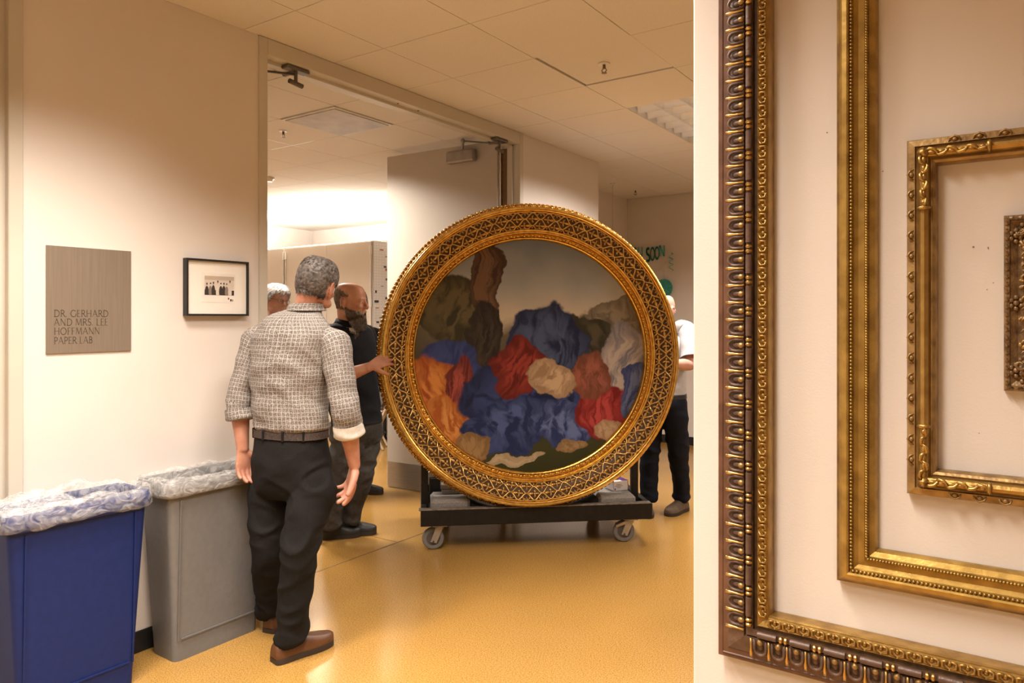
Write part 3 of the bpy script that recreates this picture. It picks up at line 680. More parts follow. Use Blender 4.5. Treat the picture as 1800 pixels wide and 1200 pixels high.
for (cx_, cz_) in ((C_[0], C_[2]), (C_[0], C_[3]), (C_[1], C_[2]), (C_[1], C_[3])):
    sx_ = 1 if cx_ == C_[0] else -1; sz_ = 1 if cz_ == C_[2] else -1; c = V((cx_+sx_*s(.58), YR-.045, cz_+sz_*s(.58))); b = MB()
    for k in range(5):
        a = lerp(-.75, .75, k/4)+(PI/4); d = V((sx_*math.cos(a+PI), 0, sz_*math.sin(a+PI)))*s(.2)
        b.tube([c-d*.9, c+V((0, -.006, 0)), c+d], [.002, .005, .002], 7)
    b.build('corner_shell', M['oldgold'], fc, smooth=True)
# ---- frame D: small densely carved frame, its left side in view
D_ = (xd, xd+.52, zd0, zd1); WD = .085; s = lambda f: f*WD
fd = thing('picture_frame', (XC, YR, D_[2]), 'small dark gold densely carved frame inside the scroll cornered frame', 'frame', 'empty frames on the wall')
rails(fd, *D_, [(0, .002), (0, .018), (s(.06), .022), (s(.12), .022), (s(.14), .018), (s(.3), .012), (s(.36), .016), (s(.42), .02), (s(.62), .036), (s(.85), .042), (s(.93), .03), (s(1), .022), (s(1), .002)], [M['carve'], M['olddull']], [0]*6+[0]*6)
b = MB(); b.box((0, 0, 0), (.011, .007, .006), None, .002); nub = b.mesh('edge_block', M['carve'], True)
along(fd, [('edge_block', nub, .0165, s(.07), .022, .004, .5)], *D_, sides=(0, 1, 3))
rnd = random.Random(11)
for sd in (0, 1, 3):
    o_, A, Bv, Ln = rail_mats(*D_)[sd]; k = 0; a = .03
    while a < Ln-.03:
        b = MB(); c = o_+A*a+Bv*s(.68)+V((0, -.036, 0)); r0 = rnd.uniform(.010, .015); sg = 1 if k % 2 else -1; n = 9
        Bv2 = Bv*sg
        b.tube([c+A*(r0*(1-.08*q)*math.cos(q*.75))+Bv2*(r0*(1-.08*q)*math.sin(q*.75))+V((0, -.002-.0004*q, 0)) for q in range(n)], [.0035]*5+[.003, .0027, .0024, .004], 6)
        b.ell(c+Bv2*(-.012)+V((0, -.002, 0)), .0048, nu=7, nv=5); b.ell(c+Bv2*.016+A*.006+V((0, .006, 0)), (.006, .005, .006), nu=7, nv=5)
        b.build('carved_scroll', M['olddull'] if k % 3 else M['carve'], fd, smooth=True); a += .0235; k += 1
        b = MB(); c2 = o_+A*(a-.010)+Bv*s(.45)+V((0, -.023, 0))
        for q in range(4): b.ell(c2+A*rnd.uniform(-.009, .009)+Bv*rnd.uniform(-.010, .010), (rnd.uniform(.003, .006), .004, rnd.uniform(.003, .006)), nu=7, nv=5)
        b.tube([c2+A*(.008*math.cos(q*.9))+Bv*(.007*math.sin(q*.9))+V((0, -.003, 0)) for q in range(6)], .0022, 5); b.build('carved_leaf', M['olddull'] if k % 2 else M['carve'], fd, smooth=True)
    for f in (.0, .5, 1.0):
        c = o_+A*lerp(.045, Ln-.045, f)+Bv*s(.26)+V((0, -.018, 0)); b = MB()
        for q in range(6): b.ell(c+A*(.012*math.cos(q*PI/3))+Bv*(.010*math.sin(q*PI/3)), (.0055, .0045, .0055), nu=7, nv=5)
        b.ell(c+V((0, -.003, 0)), .006, nu=7, nv=5); b.build('rosette', M['carve'], fd, smooth=True)
# nail holes and marks on the wall
M['mark'] = pm('wall_mark', (.30, .16, .12), .8)
for (u, v, r) in ((1454, 233, .0018), (1552, 301, .0015), (1711, 434, .0022), (1737, 435, .0015), (1737, 437, .001), (1746, 497, .0012), (1735, 509, .0012), (1721, 761, .0012)):
    p = wall_pt(u, v); b = MB(); b.cyl(p+V((0, .001, 0)), p-V((0, .0006, 0)), r, 8); b.build('nail_hole', M['mark'], bpy.data.objects['wall_right'])
# ================================================================ dolly and the round painting
YAW = math.radians(7.0)
DX = RT*math.cos(YAW)+FW*math.sin(YAW); DN = -(FW*math.cos(YAW)-RT*math.sin(YAW))      # along the dolly, and towards the viewer
DZ = TH+YAW
c0 = RT*.18+FW*4.855
DO = c0-DN*.40                      # dolly centre (front face is .40 towards the viewer)
dl = thing('painting_dolly', (DO.x, DO.y, 0), 'black wheeled dolly carrying the round gilt painting', 'dolly', rz=DZ)
# local axes: x along, y away from viewer
M['dollywood'] = pm('black_painted_wood', (.012, .010, .008), .5, spec=.3, col2=(.008, .006, .005), vscale=30, bump=.15, bscale=90)
M['dollyedge'] = pm('worn_edge', (.22, .19, .16), .5, col2=(.10, .085, .07), vscale=30)
M['greycarpet'] = pm('grey_carpet', (.29, .27, .25), .95, col2=(.22, .205, .19), vscale=90, bump=.6, bscale=300, spec=.1)
M['foam'] = pm('black_foam', (.018, .017, .016), .9, vscale=60, bump=.3, bscale=200, spec=.15)
M['wheel'] = pm('grey_rubber_wheel', (.20, .19, .18), .6, vscale=30)
M['zinc'] = pm('zinc_fork', (.50, .46, .40), .35, .6, vscale=25)
M['hub'] = pm('wheel_hub', (.10, .09, .08), .5)
HL = .785
b = MB(); b.bx((-HL, -.40, .167), (HL, -.36, .272), .004); b.build('front_beam', M['dollywood'], dl, local=True)
b = MB(); b.bx((-HL-.012, -.403, .272), (HL-.01, -.355, .281), .002); b.build('beam_edge', M['dollyedge'], dl, local=True)
b = MB(); b.bx((-HL, .36, .167), (HL, .40, .272), .004); b.build('rear_beam', M['dollywood'], dl, local=True)
for sx_ in (-1, 1):
    b = MB(); x_ = sx_*(HL-.02); b.bx((x_-.02, -.36, .167), (x_+.02, .36, .272), .004); b.build('side_beam', M['dollywood'], dl, local=True)
b = MB(); b.bx((-HL+.04, -.36, .195), (HL-.04, .36, .216)); b.build('deck', M['dollywood'], dl, local=True)
for x_ in (-.758, .715):
    b = MB(); b.tube([(x_, -.32, .245), (x_, .02, 1.75)], .022, 4) if False else b.bx((x_-.024, -.22, .216), (x_+.024, -.175, .66), .003); b.build('upright_post', M['dollywood'], dl, local=True)
    b = MB(); b.box((x_, .058, .62), (.045, .46, .04), None, .003); b.build('post_brace', M['dollywood'], dl, local=True)
    b = MB(); b.bx((x_-.024, .29, .216), (x_+.024, .335, 1.9), .003); b.build('rear_mast', M['dollywood'], dl, local=True)
b = MB(); b.bx((-.78, .335, 1.5), (.739, .375, 1.6), .003); b.build('cross_rail', M['dollywood'], dl, local=True)
def caster(x_, y_, ang, brake):
    Rm = Matrix.Translation((x_, y_, 0)) @ Matrix.Rotation(ang, 4, 'Z')
    def bl(b, nm, mt, par, **k):
        b.v = [Rm @ p for p in b.v]; return b.build(nm, mt, par, local=True, **k)
    b = MB(); b.bx((-.05, -.045, .156), (.05, .045, .166), .002); b.cyl((0, 0, .140), (0, 0, .157), .03, 16)
    for sy in (-1, 1):
        b.add([(-.028, sy*.025, .142), (.020, sy*.025, .142), (-.022, sy*.025, .045), (-.062, sy*.025, .055), (-.028, sy*.029, .142), (.020, sy*.029, .142), (-.022, sy*.029, .045), (-.062, sy*.029, .055)],
              [(0, 1, 2, 3), (7, 6, 5, 4), (0, 4, 5, 1), (1, 5, 6, 2), (2, 6, 7, 3), (3, 7, 4, 0)])
    b.bx((-.03, -.029, .138), (.022, .029, .146))
    ca = bl(b, 'caster', M['zinc'], dl)
    w_ = MB(); prof = [(.046, -.016), (.060, -.019), (.068, -.017), (.073, -.009), (.073, .009), (.068, .017), (.060, .019), (.046, .016)]
    w_.grid([[V((-.042+r*math.cos(a), q, .073+r*math.sin(a))) for a in [2*PI*k/28 for k in range(28)]] for r, q in prof]+[[V((-.042+.046*math.cos(a), -.016, .073+.046*math.sin(a))) for a in [2*PI*k/28 for k in range(28)]]], cap=False); bl(w_, 'wheel', M['wheel'], ca, smooth=40)
    h = MB(); h.cyl((-.042, -.014, .073), (-.042, .014, .073), .046, 24); h.cyl((-.042, -.034, .058), (-.042, .034, .058), .007, 8); bl(h, 'hub', M['hub'], ca, smooth=40)
    if brake:
        k = MB(); k.add([(-.10, -.028, .118), (-.03, -.028, .148), (-.02, -.028, .13), (-.095, -.028, .103), (-.10, .028, .118), (-.03, .028, .148), (-.02, .028, .13), (-.095, .028, .103)], [(0, 1, 2, 3), (7, 6, 5, 4), (0, 4, 5, 1), (1, 5, 6, 2), (2, 6, 7, 3), (3, 7, 4, 0)])
        bl(k, 'brake_pedal', M['zinc'], ca)
caster(-.66, -.33, .05, False); caster(.645, -.33, -.1, True); caster(-.60, .32, .3, False); caster(.56, .32, .8, True)
def pad(nm, x0, x1, y0, y1, z0, z1, mt, label, cat, bev=.012, rz=0, group=None):
    mid = Matrix.Translation((DO.x, DO.y, 0)) @ Matrix.Rotation(DZ, 4, 'Z'); c = mid @ V(((x0+x1)/2, (y0+y1)/2, z0))
    b = MB(); b.box((0, 0, (z1-z0)/2), (x1-x0, y1-y0, z1-z0), None, bev)
    o = b.build(nm, mt); o.matrix_basis = Matrix.Translation(c) @ Matrix.Rotation(DZ+rz, 4, 'Z'); tag(o, label, cat, group); return o
pad('carpet_pad', -.72, -.455, -.352, -.10, .217, .328, M['greycarpet'], 'light grey carpet covered pad on the dolly beside the stacked small pads', 'pad', .02)
pad('carpet_pad', .42, .685, -.352, .10, .217, .322, M['greycarpet'], 'light grey carpet covered pad under the white glove box', 'pad', .02)
pad('padded_block', -.64, -.46, -.205, -.10, .329, .361, M['greycarpet'], 'dark grey padded block, lower one of a stack of two', 'pad', .006, .05)
pad('padded_block', -.65, -.465, -.205, -.095, .362, .398, M['greycarpet'], 'grey padded block, upper one of a stack of two', 'pad', .006, -.03)
M['card'] = pm('white_card', (.66, .64, .62), .6)
bx1 = pad('flat_box', -.76, -.30, .02, .28, .40, .44, M['card'], 'flat white box lid lying behind the grey padded blocks', 'box', .003)
mid = Matrix.Translation((DO.x, DO.y, 0)) @ Matrix.Rotation(DZ, 4, 'Z')
def chock(x0, x1, label):
    cx_ = (mid.inverted() @ V((*(FW*5.0+RT*.130).xy, 0))).x; Rc = 1.022*1.037; n = 12
    b = MB(); lo, hi = [], []
    for k in range(n+1):
        x_ = lerp(x0, x1, k/n); z_ = .222+Rc-math.sqrt(Rc*Rc-(x_-cx_)**2)-.006; lo.append(V((x_, 0, .217))); hi.append(V((x_, 0, max(.219, z_))))
    ring = lo+hi[::-1]; b.grid([[p+V((0, y_, 0)) for p in ring] for y_ in (-.352, -.05)])
    b.v = [mid @ p for p in b.v]; c = mid @ V(((x0+x1)/2, -.2, .217)); tag(b.build('foam_chock', M['foam'], origin=c), label, 'chock')
chock(-.45, -.13, 'black foam chock under the gilt rim beside the pad with stacked blocks'); chock(.05, .41, 'black foam chock under the gilt rim beside the glove box pad')
pad('storage_crate', -.725, -.28, .0, .30, .217, .399, M['black'], 'black tray under the flat white box lid', 'crate', .006)
M['violet'] = pm('violet_print', (.16, .05, .30), .5); M['boxwhite'] = pm('glove_box_card', (.66, .63, .64), .55)
gb = pad('glove_box', .54, .655, -.225, -.115, .323, .392, M['boxwhite'], 'white and violet glove box with oval opening on the grey pad', 'box', .003, .25)
k = MB(); k.box((.035, 0, .0703), (.046, .108, .0006)); k.box((.0603, 0, .052), (.0006, .108, .03)); k.build('violet_panel', M['violet'], gb, local=True)
k = MB(); k.grid([[V((-.012+.034*math.cos(a), .018*math.sin(a), .0706)) for a in [2*PI*j/20 for j in range(20)]], [V((-.012+.034*math.cos(a), .018*math.sin(a), .0712)) for a in [2*PI*j/20 for j in range(20)]]]); k.build('oval_opening', M['black'], gb, local=True)
k = MB()
for q, (w_, z_) in enumerate(((.04, .045), (.06, .035), (.03, .025))): k.box((-.015, -.0553, z_), (w_, .0006, .004))
k.build('print_line', M['pmid'], gb, local=True)
k = MB(); k.box((-.045, -.0554, .014), (.008, .0006, .012)); k.build('print_mark', M['pdark'], gb, local=True)
bag = cw(1096, 860, 5.08)
k = MB(); rnd = random.Random(3)
k.ell((0, 0, .06), (.10, .06, .075), nu=18, nv=12); k.ell((.04, .01, .115), (.045, .04, .05), nu=14, nv=10)
mid = Matrix.Translation((DO.x, DO.y, 0)) @ Matrix.Rotation(DZ, 4, 'Z')
o = remesh(k, 'tool_pouch', M['black'], None, .006, 4, disp=lambda c, n: .012*noise.noise(c*14)); o.matrix_basis = Matrix.Translation(mid @ V((.56, .03, .340))); tag(o, 'small black pouch slumped behind the glove box', 'pouch')
# ---- round painting
TC_h = 1.281; R0 = 1.022
lean = math.radians(2.0)
TCc = FW*5.0+RT*.130; TCc = V((TCc.x, TCc.y, 0))
base = V((TCc.x, TCc.y, .222))
to = bpy.data.objects.new('round_painting', None); COL.objects.link(to); to.empty_display_size = .1
# local: x right, y = out of the face (towards viewer), z up; origin at the bottom of the rim
Rw = Matrix((DX, DN, UP)).transposed()
to.matrix_basis = Matrix.Translation(base) @ Rw.to_4x4() @ Matrix.Diagonal((-1, 1, 1, 1)) if False else Matrix.Translation(base) @ Matrix((DX, -DN, UP)).transposed().to_4x4() @ Matrix.Rotation(-lean, 4, 'X') @ Matrix.Scale(1.037, 4)
tag(to, 'large round painting of draped figures in a wide carved gilt frame', 'painting')
to['label'] = 'large round painting in a wide carved gilt frame standing on the black dolly'
def PR(r, a, d): return V((r*math.sin(a), -d, R0+r*math.cos(a)))          # polar: a = 0 at the top, clockwise; d = depth out of the face
RK = ((.70, .70), (.751, .762), (.787, .798), (.815, .826), (.900, .935), (.943, .968), (.992, 1.0), (1.1, 1.1))
def RMP(r):
    for (a, na), (b_, nb) in zip(RK[:-1], RK[1:]):
        if a <= r <= b_: return lerp(na, nb, (r-a)/(b_-a))
def lathe_ring(prof, mats, mi, nm, n=200, sm=40):
    prof = [(RMP(r), d) for r, d in prof]
    b = MB(); nmat = len(prof)-1
    for k in range(nmat):
        b.mi = mi[k]; (r0, d0), (r1, d1_) = prof[k], prof[k+1]
        ps = []; fs = []
        for j in range(n): a = 2*PI*j/n; ps += [PR(r0, a, d0), PR(r1, a, d1_)]
        for j in range(n): j2 = (j+1) % n; fs.append((2*j, 2*j2, 2*j2+1, 2*j+1))
        b.add(ps, fs)
    return b.build(nm, mats, to, local=True, smooth=sm)
lathe_ring([(.985, -.01), (.992, 0), (.992, .022), (.975, .075), (.968, .085), (.957, .088), (.958, .096)], [M['golddeep']], [0]*6, 'outer_flank')
lathe_ring([(.958, .096), (.966, .104), (.962, .112), (.950, .115), (.948, .12), (.935, .155), (.930, .16)], [M['golddeep']], [0]*6, 'flower_cove')
lathe_ring([(.930, .16), (.940, .166), (.943, .176), (.938, .186), (.928, .190), (.918, .188), (.912, .180), (.905, .176), (.900, .165)], [M['gold']], [0]*8, 'crest_moulding')
lathe_ring([(.900, .165), (.880, .158), (.862, .150), (.845, .14), (.828, .127), (.815, .113)], [M['bole']], [0]*5, 'lattice_ground')
lathe_ring([(.815, .113), (.816, .122), (.810, .126), (.803, .124), (.801, .116), (.797, .118), (.791, .117), (.789, .108), (.787, .100)], [M['gold']], [0]*8, 'inner_moulding')
lathe_ring([(.787, .100), (.772, .086), (.768, .078), (.768, .084), (.763, .087), (.757, .084), (.752, .072), (.751, .045)], [M['golddeep'], M['gold']], [0, 0, 1, 1, 1, 1, 1], 'bead_cove')
lathe_ring([(.985, -.01), (.76, -.01)], [M['bole']], [0], 'back_board')
def polar_inst(nm, me, n, r, d, ph=0.0, tilt=0.0):
    for k in range(n):
        a = 2*PI*(k+ph)/n
        X = V((math.cos(a), 0, -math.sin(a))); Z = V((math.sin(a), 0, math.cos(a))); Y = V((0, -1, 0))      # tangential, outward (radial), out of the face
        Z2 = Z*math.cos(tilt)-Y*math.sin(tilt)*-1; Y2 = Y*math.cos(tilt)-Z*math.sin(tilt)
        inst(nm, me, to, Matrix.Translation(PR(r, a, d)) @ Matrix((X, Z2, Y2)).transposed().to_4x4())
# gadroons on the flank: local x tangential, y outward, z out of the face
nG = 220; wG = 2*PI*1.0/nG
b = MB()
b.box((0, .002, .0), (wG*.90, .026, .050), Matrix.Rotation(.22, 3, 'X'), .007); b.box((0, .011, -.020), (wG*.72, .014, .016), None, .006)
polar_inst('gadroon', b.mesh('gadroon', M['gold'], True), nG, .995, .048)
nF = 136
b = MB(); wF = 2*PI*.968/nF
b.ell((-wF*.18, .003, .004), (wF*.24, .011, .007), nu=8, nv=6); b.ell((wF*.24, -.004, .004), (wF*.20, .008, .009), nu=8, nv=6); b.ell((wF*.1, .011, .0), (wF*.18, .005, .006), nu=7, nv=5); b.ell((-.002, -.011, .005), (wF*.2, .005, .006), nu=7, nv=5)
polar_inst('leaf_tip', b.mesh('leaf_tip', M['gold'], True), nF, .966, .137)
# lattice: ogee net over the dark ground
def dground(r):
    pr = [(.935, .165), (.909, .158), (.886, .150), (.864, .14), (.843, .127), (.826, .113)]
    for (a, da), (b_, db) in zip(pr[:-1], pr[1:]):
        if b_ <= r <= a: return lerp(db, da, (r-b_)/(a-b_))
    return .165 if r > .9 else .113
nC = 54
for r0, ph in ((.908, 0), (.868, PI), (.828, 0), (.948, PI)):
    pts = []; m = nC*12; run = []
    for k in range(m):
        a = 2*PI*k/m; sv = math.cos(nC*a+ph); r = min(max(r0+.0205*sv, .829), .932)
        pts.append(PR(r, a, dground(r)+.003))
    b = MB(); b.tube(pts, .0052, 6, closed=True); b.build('lattice_strand', M['goldpale'], to, local=True, smooth=True)
def fleur(sc):
    b = MB()
    b.ell((.0165*sc, 0, .003), (.015*sc, .0075*sc, .006*sc), nu=8, nv=6); b.ell((-.014*sc, 0, .003), (.012*sc, .0062*sc, .006*sc), nu=8, nv=6)
    for q in (-1, 1):
        b.tube([V((-.002, 0, .003)), V((-.004*sc, q*.010*sc, .006)), V((.002*sc, q*.019*sc, .004))], [.003*sc, .0052*sc, .0042*sc], 6)
    b.ell((-.001, 0, .006), .0055*sc, nu=7, nv=5); return b.mesh('fleuron', M['goldpale'], True)
fl1 = fleur(1.22); fl2 = fleur(.75)
b = MB(); b.ell((0, 0, .003), .0062, nu=7, nv=5); ball = b.mesh('lattice_ball', M['goldpale'], True)
polar_inst('fleuron', fl1, nC, .889, dground(.889)+.001, 0.0)
polar_inst('fleuron', fl1, nC, .848, dground(.848)+.001, .5)
polar_inst('fleuron', fl2, nC, .923, dground(.923)+.001, .5)
polar_inst('lattice_ball', ball, nC, .916, dground(.916), .30)
polar_inst('lattice_ball', ball, nC, .916, dground(.916), .70)
polar_inst('lattice_ball', ball, nC, .836, dground(.836), .0)
nB = 70; wB = 2*PI*.787/nB
b = MB(); b.ell((-wB*.26, 0, .003), (wB*.2, .0105, .008), nu=9, nv=6); b.ell((wB*.12, .003, .003), (wB*.15, .008, .007), nu=8, nv=6); b.ell((wB*.34, -.002, .003), (wB*.09, .009, .006), nu=8, nv=6)
polar_inst('bead_pair', b.mesh('bead_pair', M['gold'], True), nB, .787, .093)
# painted panel: a generic stand-in of soft drapery-like colour fields under a sky
def paint_mat():
    m = bpy.data.materials.new('painted_panel'); m.use_nodes = True; nt = m.node_tree; N = nt.nodes; L = nt.links; b = N['Principled BSDF']
    b.inputs['Roughness'].default_value = .45; b.inputs['Specular IOR Level'].default_value = .22
    tc = N.new('ShaderNodeTexCoord'); nz = N.new('ShaderNodeTexNoise'); nz.inputs['Scale'].default_value = 4.2; nz.inputs['Detail'].default_value = 5; L.new(tc.outputs['Object'], nz.inputs['Vector'])
    sb = N.new('ShaderNodeVectorMath'); sb.operation = 'SUBTRACT'; sb.inputs[1].default_value = (.5, .5, .5); L.new(nz.outputs['Color'], sb.inputs[0])
    sc = N.new('ShaderNodeVectorMath'); sc.operation = 'SCALE'; sc.inputs['Scale'].default_value = .26; L.new(sb.outputs[0], sc.inputs[0])
    ad = N.new('ShaderNodeVectorMath'); ad.operation = 'ADD'; L.new(tc.outputs['Object'], ad.inputs[0]); L.new(sc.outputs[0], ad.inputs[1])
    sp = N.new('ShaderNodeSeparateXYZ'); L.new(ad.outputs[0], sp.inputs[0])
    mr = N.new('ShaderNodeMapRange'); mr.inputs['From Min'].default_value = R0-.75; mr.inputs['From Max'].default_value = R0+.75; L.new(sp.outputs['Z'], mr.inputs['Value'])
    cr = N.new('ShaderNodeValToRGB'); L.new(mr.outputs[0], cr.inputs[0]); e = cr.color_ramp.elements
    e[0].position = 0; e[0].color = (.030, .034, .012, 1); e[1].position = 1; e[1].color = (.16, .195, .25, 1)
    for p_, c_ in ((.11, (.045, .048, .018)), (.16, (.03, .022, .016)), (.45, (.05, .045, .03)), (.60, (.12, .10, .07)), (.66, (.52, .47, .38)), (.80, (.33, .35, .37))): k = e.new(p_); k.color = (*c_, 1)
    cur = cr.outputs[0]
    # folds
    wv = N.new('ShaderNodeTexNoise'); wv.inputs['Scale'].default_value = 5.0; wv.inputs['Distortion'].default_value = 1.6; wv.inputs['Detail'].default_value = 3; wm = N.new('ShaderNodeMapping'); wm.inputs['Rotation'].default_value = (0, .5, 0); wm.inputs['Scale'].default_value = (2.2, 1, .8); L.new(tc.outputs['Object'], wm.inputs[0]); L.new(wm.outputs[0], wv.inputs['Vector']); wr = N.new('ShaderNodeMapRange'); wr.inputs['From Min'].default_value = .3; wr.inputs['From Max'].default_value = .7; L.new(wv.outputs['Fac'], wr.inputs['Value'])
    def patch(x, z, rx, rz, c1, c2, rot=0, soft=.07):
        nonlocal cur
        mp = N.new('ShaderNodeMapping'); mp.vector_type = 'TEXTURE'; mp.inputs['Location'].default_value = (x, 0, z); mp.inputs['Rotation'].default_value = (0, math.radians(rot), 0); mp.inputs['Scale'].default_value = (rx, 1, rz); L.new(ad.outputs[0], mp.inputs[0])
        s_ = N.new('ShaderNodeSeparateXYZ'); L.new(mp.outputs[0], s_.inputs[0]); cb = N.new('ShaderNodeCombineXYZ'); L.new(s_.outputs['X'], cb.inputs[0]); L.new(s_.outputs['Z'], cb.inputs[2])
        ln = N.new('ShaderNodeVectorMath'); ln.operation = 'LENGTH'; L.new(cb.outputs[0], ln.inputs[0])
        r_ = N.new('ShaderNodeMapRange'); r_.interpolation_type = 'SMOOTHSTEP'; r_.inputs['From Min'].default_value = 1+soft*.3; r_.inputs['From Max'].default_value = 1-soft; L.new(ln.outputs['Value'], r_.inputs['Value'])
        mc = N.new('ShaderNodeMix'); mc.data_type = 'RGBA'; mc.inputs[6].default_value = (*c1, 1); mc.inputs[7].default_value = (*c2, 1); em = N.new('ShaderNodeMapRange'); em.inputs['From Min'].default_value = 1.0; em.inputs['From Max'].default_value = .35; em.inputs['To Min'].default_value = .15; em.inputs['To Max'].default_value = 1.15; L.new(ln.outputs['Value'], em.inputs['Value']); ml = N.new('ShaderNodeMath'); ml.operation = 'MULTIPLY'; ml.use_clamp = True; fm = N.new('ShaderNodeVectorMath'); fm.operation = 'MULTIPLY'; fm.inputs[1].default_value = (2.6, 0, .9); L.new(mp.outputs[0], fm.inputs[0]); fa_ = N.new('ShaderNodeVectorMath'); fa_.inputs[1].default_value = (x*7, 1.3, z*5); L.new(fm.outputs[0], fa_.inputs[0]); fn = N.new('ShaderNodeTexNoise'); fn.inputs['Scale'].default_value = 1.5; fn.inputs['Distortion'].default_value = .9; fn.inputs['Detail'].default_value = 2; L.new(fa_.outputs[0], fn.inputs['Vector']); fr = N.new('ShaderNodeMapRange'); fr.inputs['From Min'].default_value = .36; fr.inputs['From Max'].default_value = .62; fr.inputs['To Min'].default_value = -.1; fr.inputs['To Max'].default_value = 1.2; L.new(fn.outputs['Fac'], fr.inputs['Value']); L.new(fr.outputs[0], ml.inputs[0]); L.new(em.outputs[0], ml.inputs[1]); L.new(ml.outputs[0], mc.inputs[0])
        mx = N.new('ShaderNodeMix'); mx.data_type = 'RGBA'; L.new(r_.outputs[0], mx.inputs[0]); L.new(cur, mx.inputs[6]); L.new(mc.outputs[2], mx.inputs[7]); cur = mx.outputs[2]
    K = .00388
    def P(u, v): return (u-936)*K, R0-(v-618)*K
    for (u, v, ru, rv, c1, c2, rot) in (
        (800, 540, 75, 62, (.035, .032, .015), (.11, .09, .045), 20), (862, 480, 24, 150, (.05, .028, .02), (.15, .085, .05), 3), (858, 600, 30, 80, (.02, .015, .012), (.05, .04, .03), 0),
        (1085, 555, 60, 34, (.12, .10, .08), (.24, .21, .16), -10), (1010, 590, 80, 40, (.03, .03, .02), (.08, .07, .045), 0),
        (800, 650, 62, 58, (.02, .035, .14), (.05, .08, .26), 30), (775, 690, 60, 75, (.30, .07, .015), (.60, .24, .06), -15), (815, 690, 32, 72, (.10, .015, .015), (.36, .08, .06), 8), (795, 735, 44, 50, (.36, .10, .02), (.62, .28, .08), -20),
        (965, 600, 70, 70, (.012, .018, .06), (.06, .09, .19), 10), (940, 700, 130, 62, (.008, .015, .06), (.035, .06, .20), 8), (915, 640, 45, 52, (.10, .010, .008), (.28, .04, .03), 25), (905, 735, 88, 44, (.012, .025, .10), (.07, .11, .30), -12), (990, 735, 60, 38, (.02, .035, .13), (.12, .17, .40), 10),
        (1092, 640, 40, 82, (.16, .16, .20), (.42, .37, .34), 12), (1118, 680, 26, 50, (.03, .045, .15), (.12, .15, .28), 10), (1060, 715, 44, 50, (.16, .012, .014), (.42, .06, .06), -8), (1040, 655, 36, 44, (.14, .05, .03), (.30, .10, .07), 5),
        (975, 660, 46, 30, (.30, .20, .12), (.52, .38, .25), 28), (1075, 745, 30, 20, (.32, .20, .12), (.46, .33, .21), 0), (905, 790, 52, 10, (.34, .27, .17), (.44, .36, .24), -8), (838, 775, 24, 20, (.20, .12, .05), (.32, .20, .09), 0), (1003, 775, 26, 13, (.22, .14, .07), (.32, .22, .11), 0)):
        x_, z_ = P(u, v); patch(x_, z_, ru*K, rv*K, c1, c2, rot)
    L.new(cur, b.inputs['Base Color'])
    n2 = N.new('ShaderNodeTexNoise'); n2.inputs['Scale'].default_value = 90; bp = N.new('ShaderNodeBump'); bp.inputs['Strength'].default_value = .08; L.new(n2.outputs['Fac'], bp.inputs['Height']); L.new(bp.outputs[0], b.inputs['Normal'])
    return m
b = MB(); n = 96
b.add([PR(0, 0, .05)]+[PR(.768, 2*PI*k/n, .05) for k in range(n)], [(0, 1+k, 1+(k+1) % n) for k in range(n)])
b.build('painted_panel', paint_mat(), to, local=True)
# ================================================================ things in the room through the doorway and at the far end
M['cabpaint'] = pm('cabinet_enamel', (.60, .54, .47), .45, col2=(.58, .52, .45), vscale=2)
CX1, CY0, CH = -6.54, 6.42, 2.50
for k, (xa_, xb__, lab) in enumerate(((-8.20, CX1, 'tall beige two-door storage cabinet with the grid chart on its side'), (-9.87, -8.22, 'tall beige two-door storage cabinet standing against the west end'))):
    t = thing('storage_cabinet', ((xa_+xb__)/2, CY0+.4, 0), lab, 'cabinet', 'tall beige cabinets')
    b = MB(); b.bx((xa_, CY0+.02, .08), (xb__, CY0+.85, CH), .004); b.bx((xa_+.02, CY0+.05, 0), (xb__-.02, CY0+.8, .08)); b.build('body', M['cabpaint'], t)
    mdl = (xa_+xb__)/2
    for (p_, q_) in ((xa_+.012, mdl-.002), (mdl+.002, xb__-.012)):
        b = MB(); b.bx((p_, CY0, .1), (q_, CY0+.019, CH-.015), .003); dr = b.build('door', M['cabpaint'], t)
    for x_ in (xa_+.006, xb__-.02):
        b = MB(); b.cyl((x_+.012, CY0-.012, .3), (x_+.012, CY0-.012, CH-.06), .006, 8)
        for z_ in (.5, 1.25, 1.72, CH-.12): b.cyl((x_+.012, CY0-.012, z_-.05), (x_+.012, CY0-.012, z_+.05), .015, 10); b.bx((x_, CY0-.02, z_-.01), (x_+.024, CY0, z_+.01))
        b.build('latch_rod', M['whitemetal'], t)
    lampo = t
# indirect light added on the cabinet tops to brighten ceiling and far wall
t = thing('fill_uplight', (-8.0, CY0+.45, CH), 'added strip lamp on top of the beige cabinets, brightening the ceiling', 'lamp')
b = MB(); b.bx((-9.4, CY0+.35, CH), (-6.7, CY0+.55, CH+.045), .004); b.build('housing', M['whitemetal'], t)
M['fill_uplamp'] = pm('fill_uplight_tube', (.9, .9, .9), .4, emis=(1, .93, .80), estr=8)
l = bpy.data.lights.new('fill_uplight_light', 'AREA'); l.shape = 'RECTANGLE'; l.size = 2.6; l.size_y = .12; l.energy = 230; l.color = LAMP
lo = bpy.data.objects.new('fill_uplight_light', l); COL.objects.link(lo); lo.location = (-8.05, CY0+.45, CH+.075); lo.rotation_euler = (PI, 0, 0)
b = MB(); b.cyl((-9.35, CY0+.45, CH+.055), (-6.75, CY0+.45, CH+.055), .012, 10); b.build('lamp_tube', M['fill_uplamp'], t)
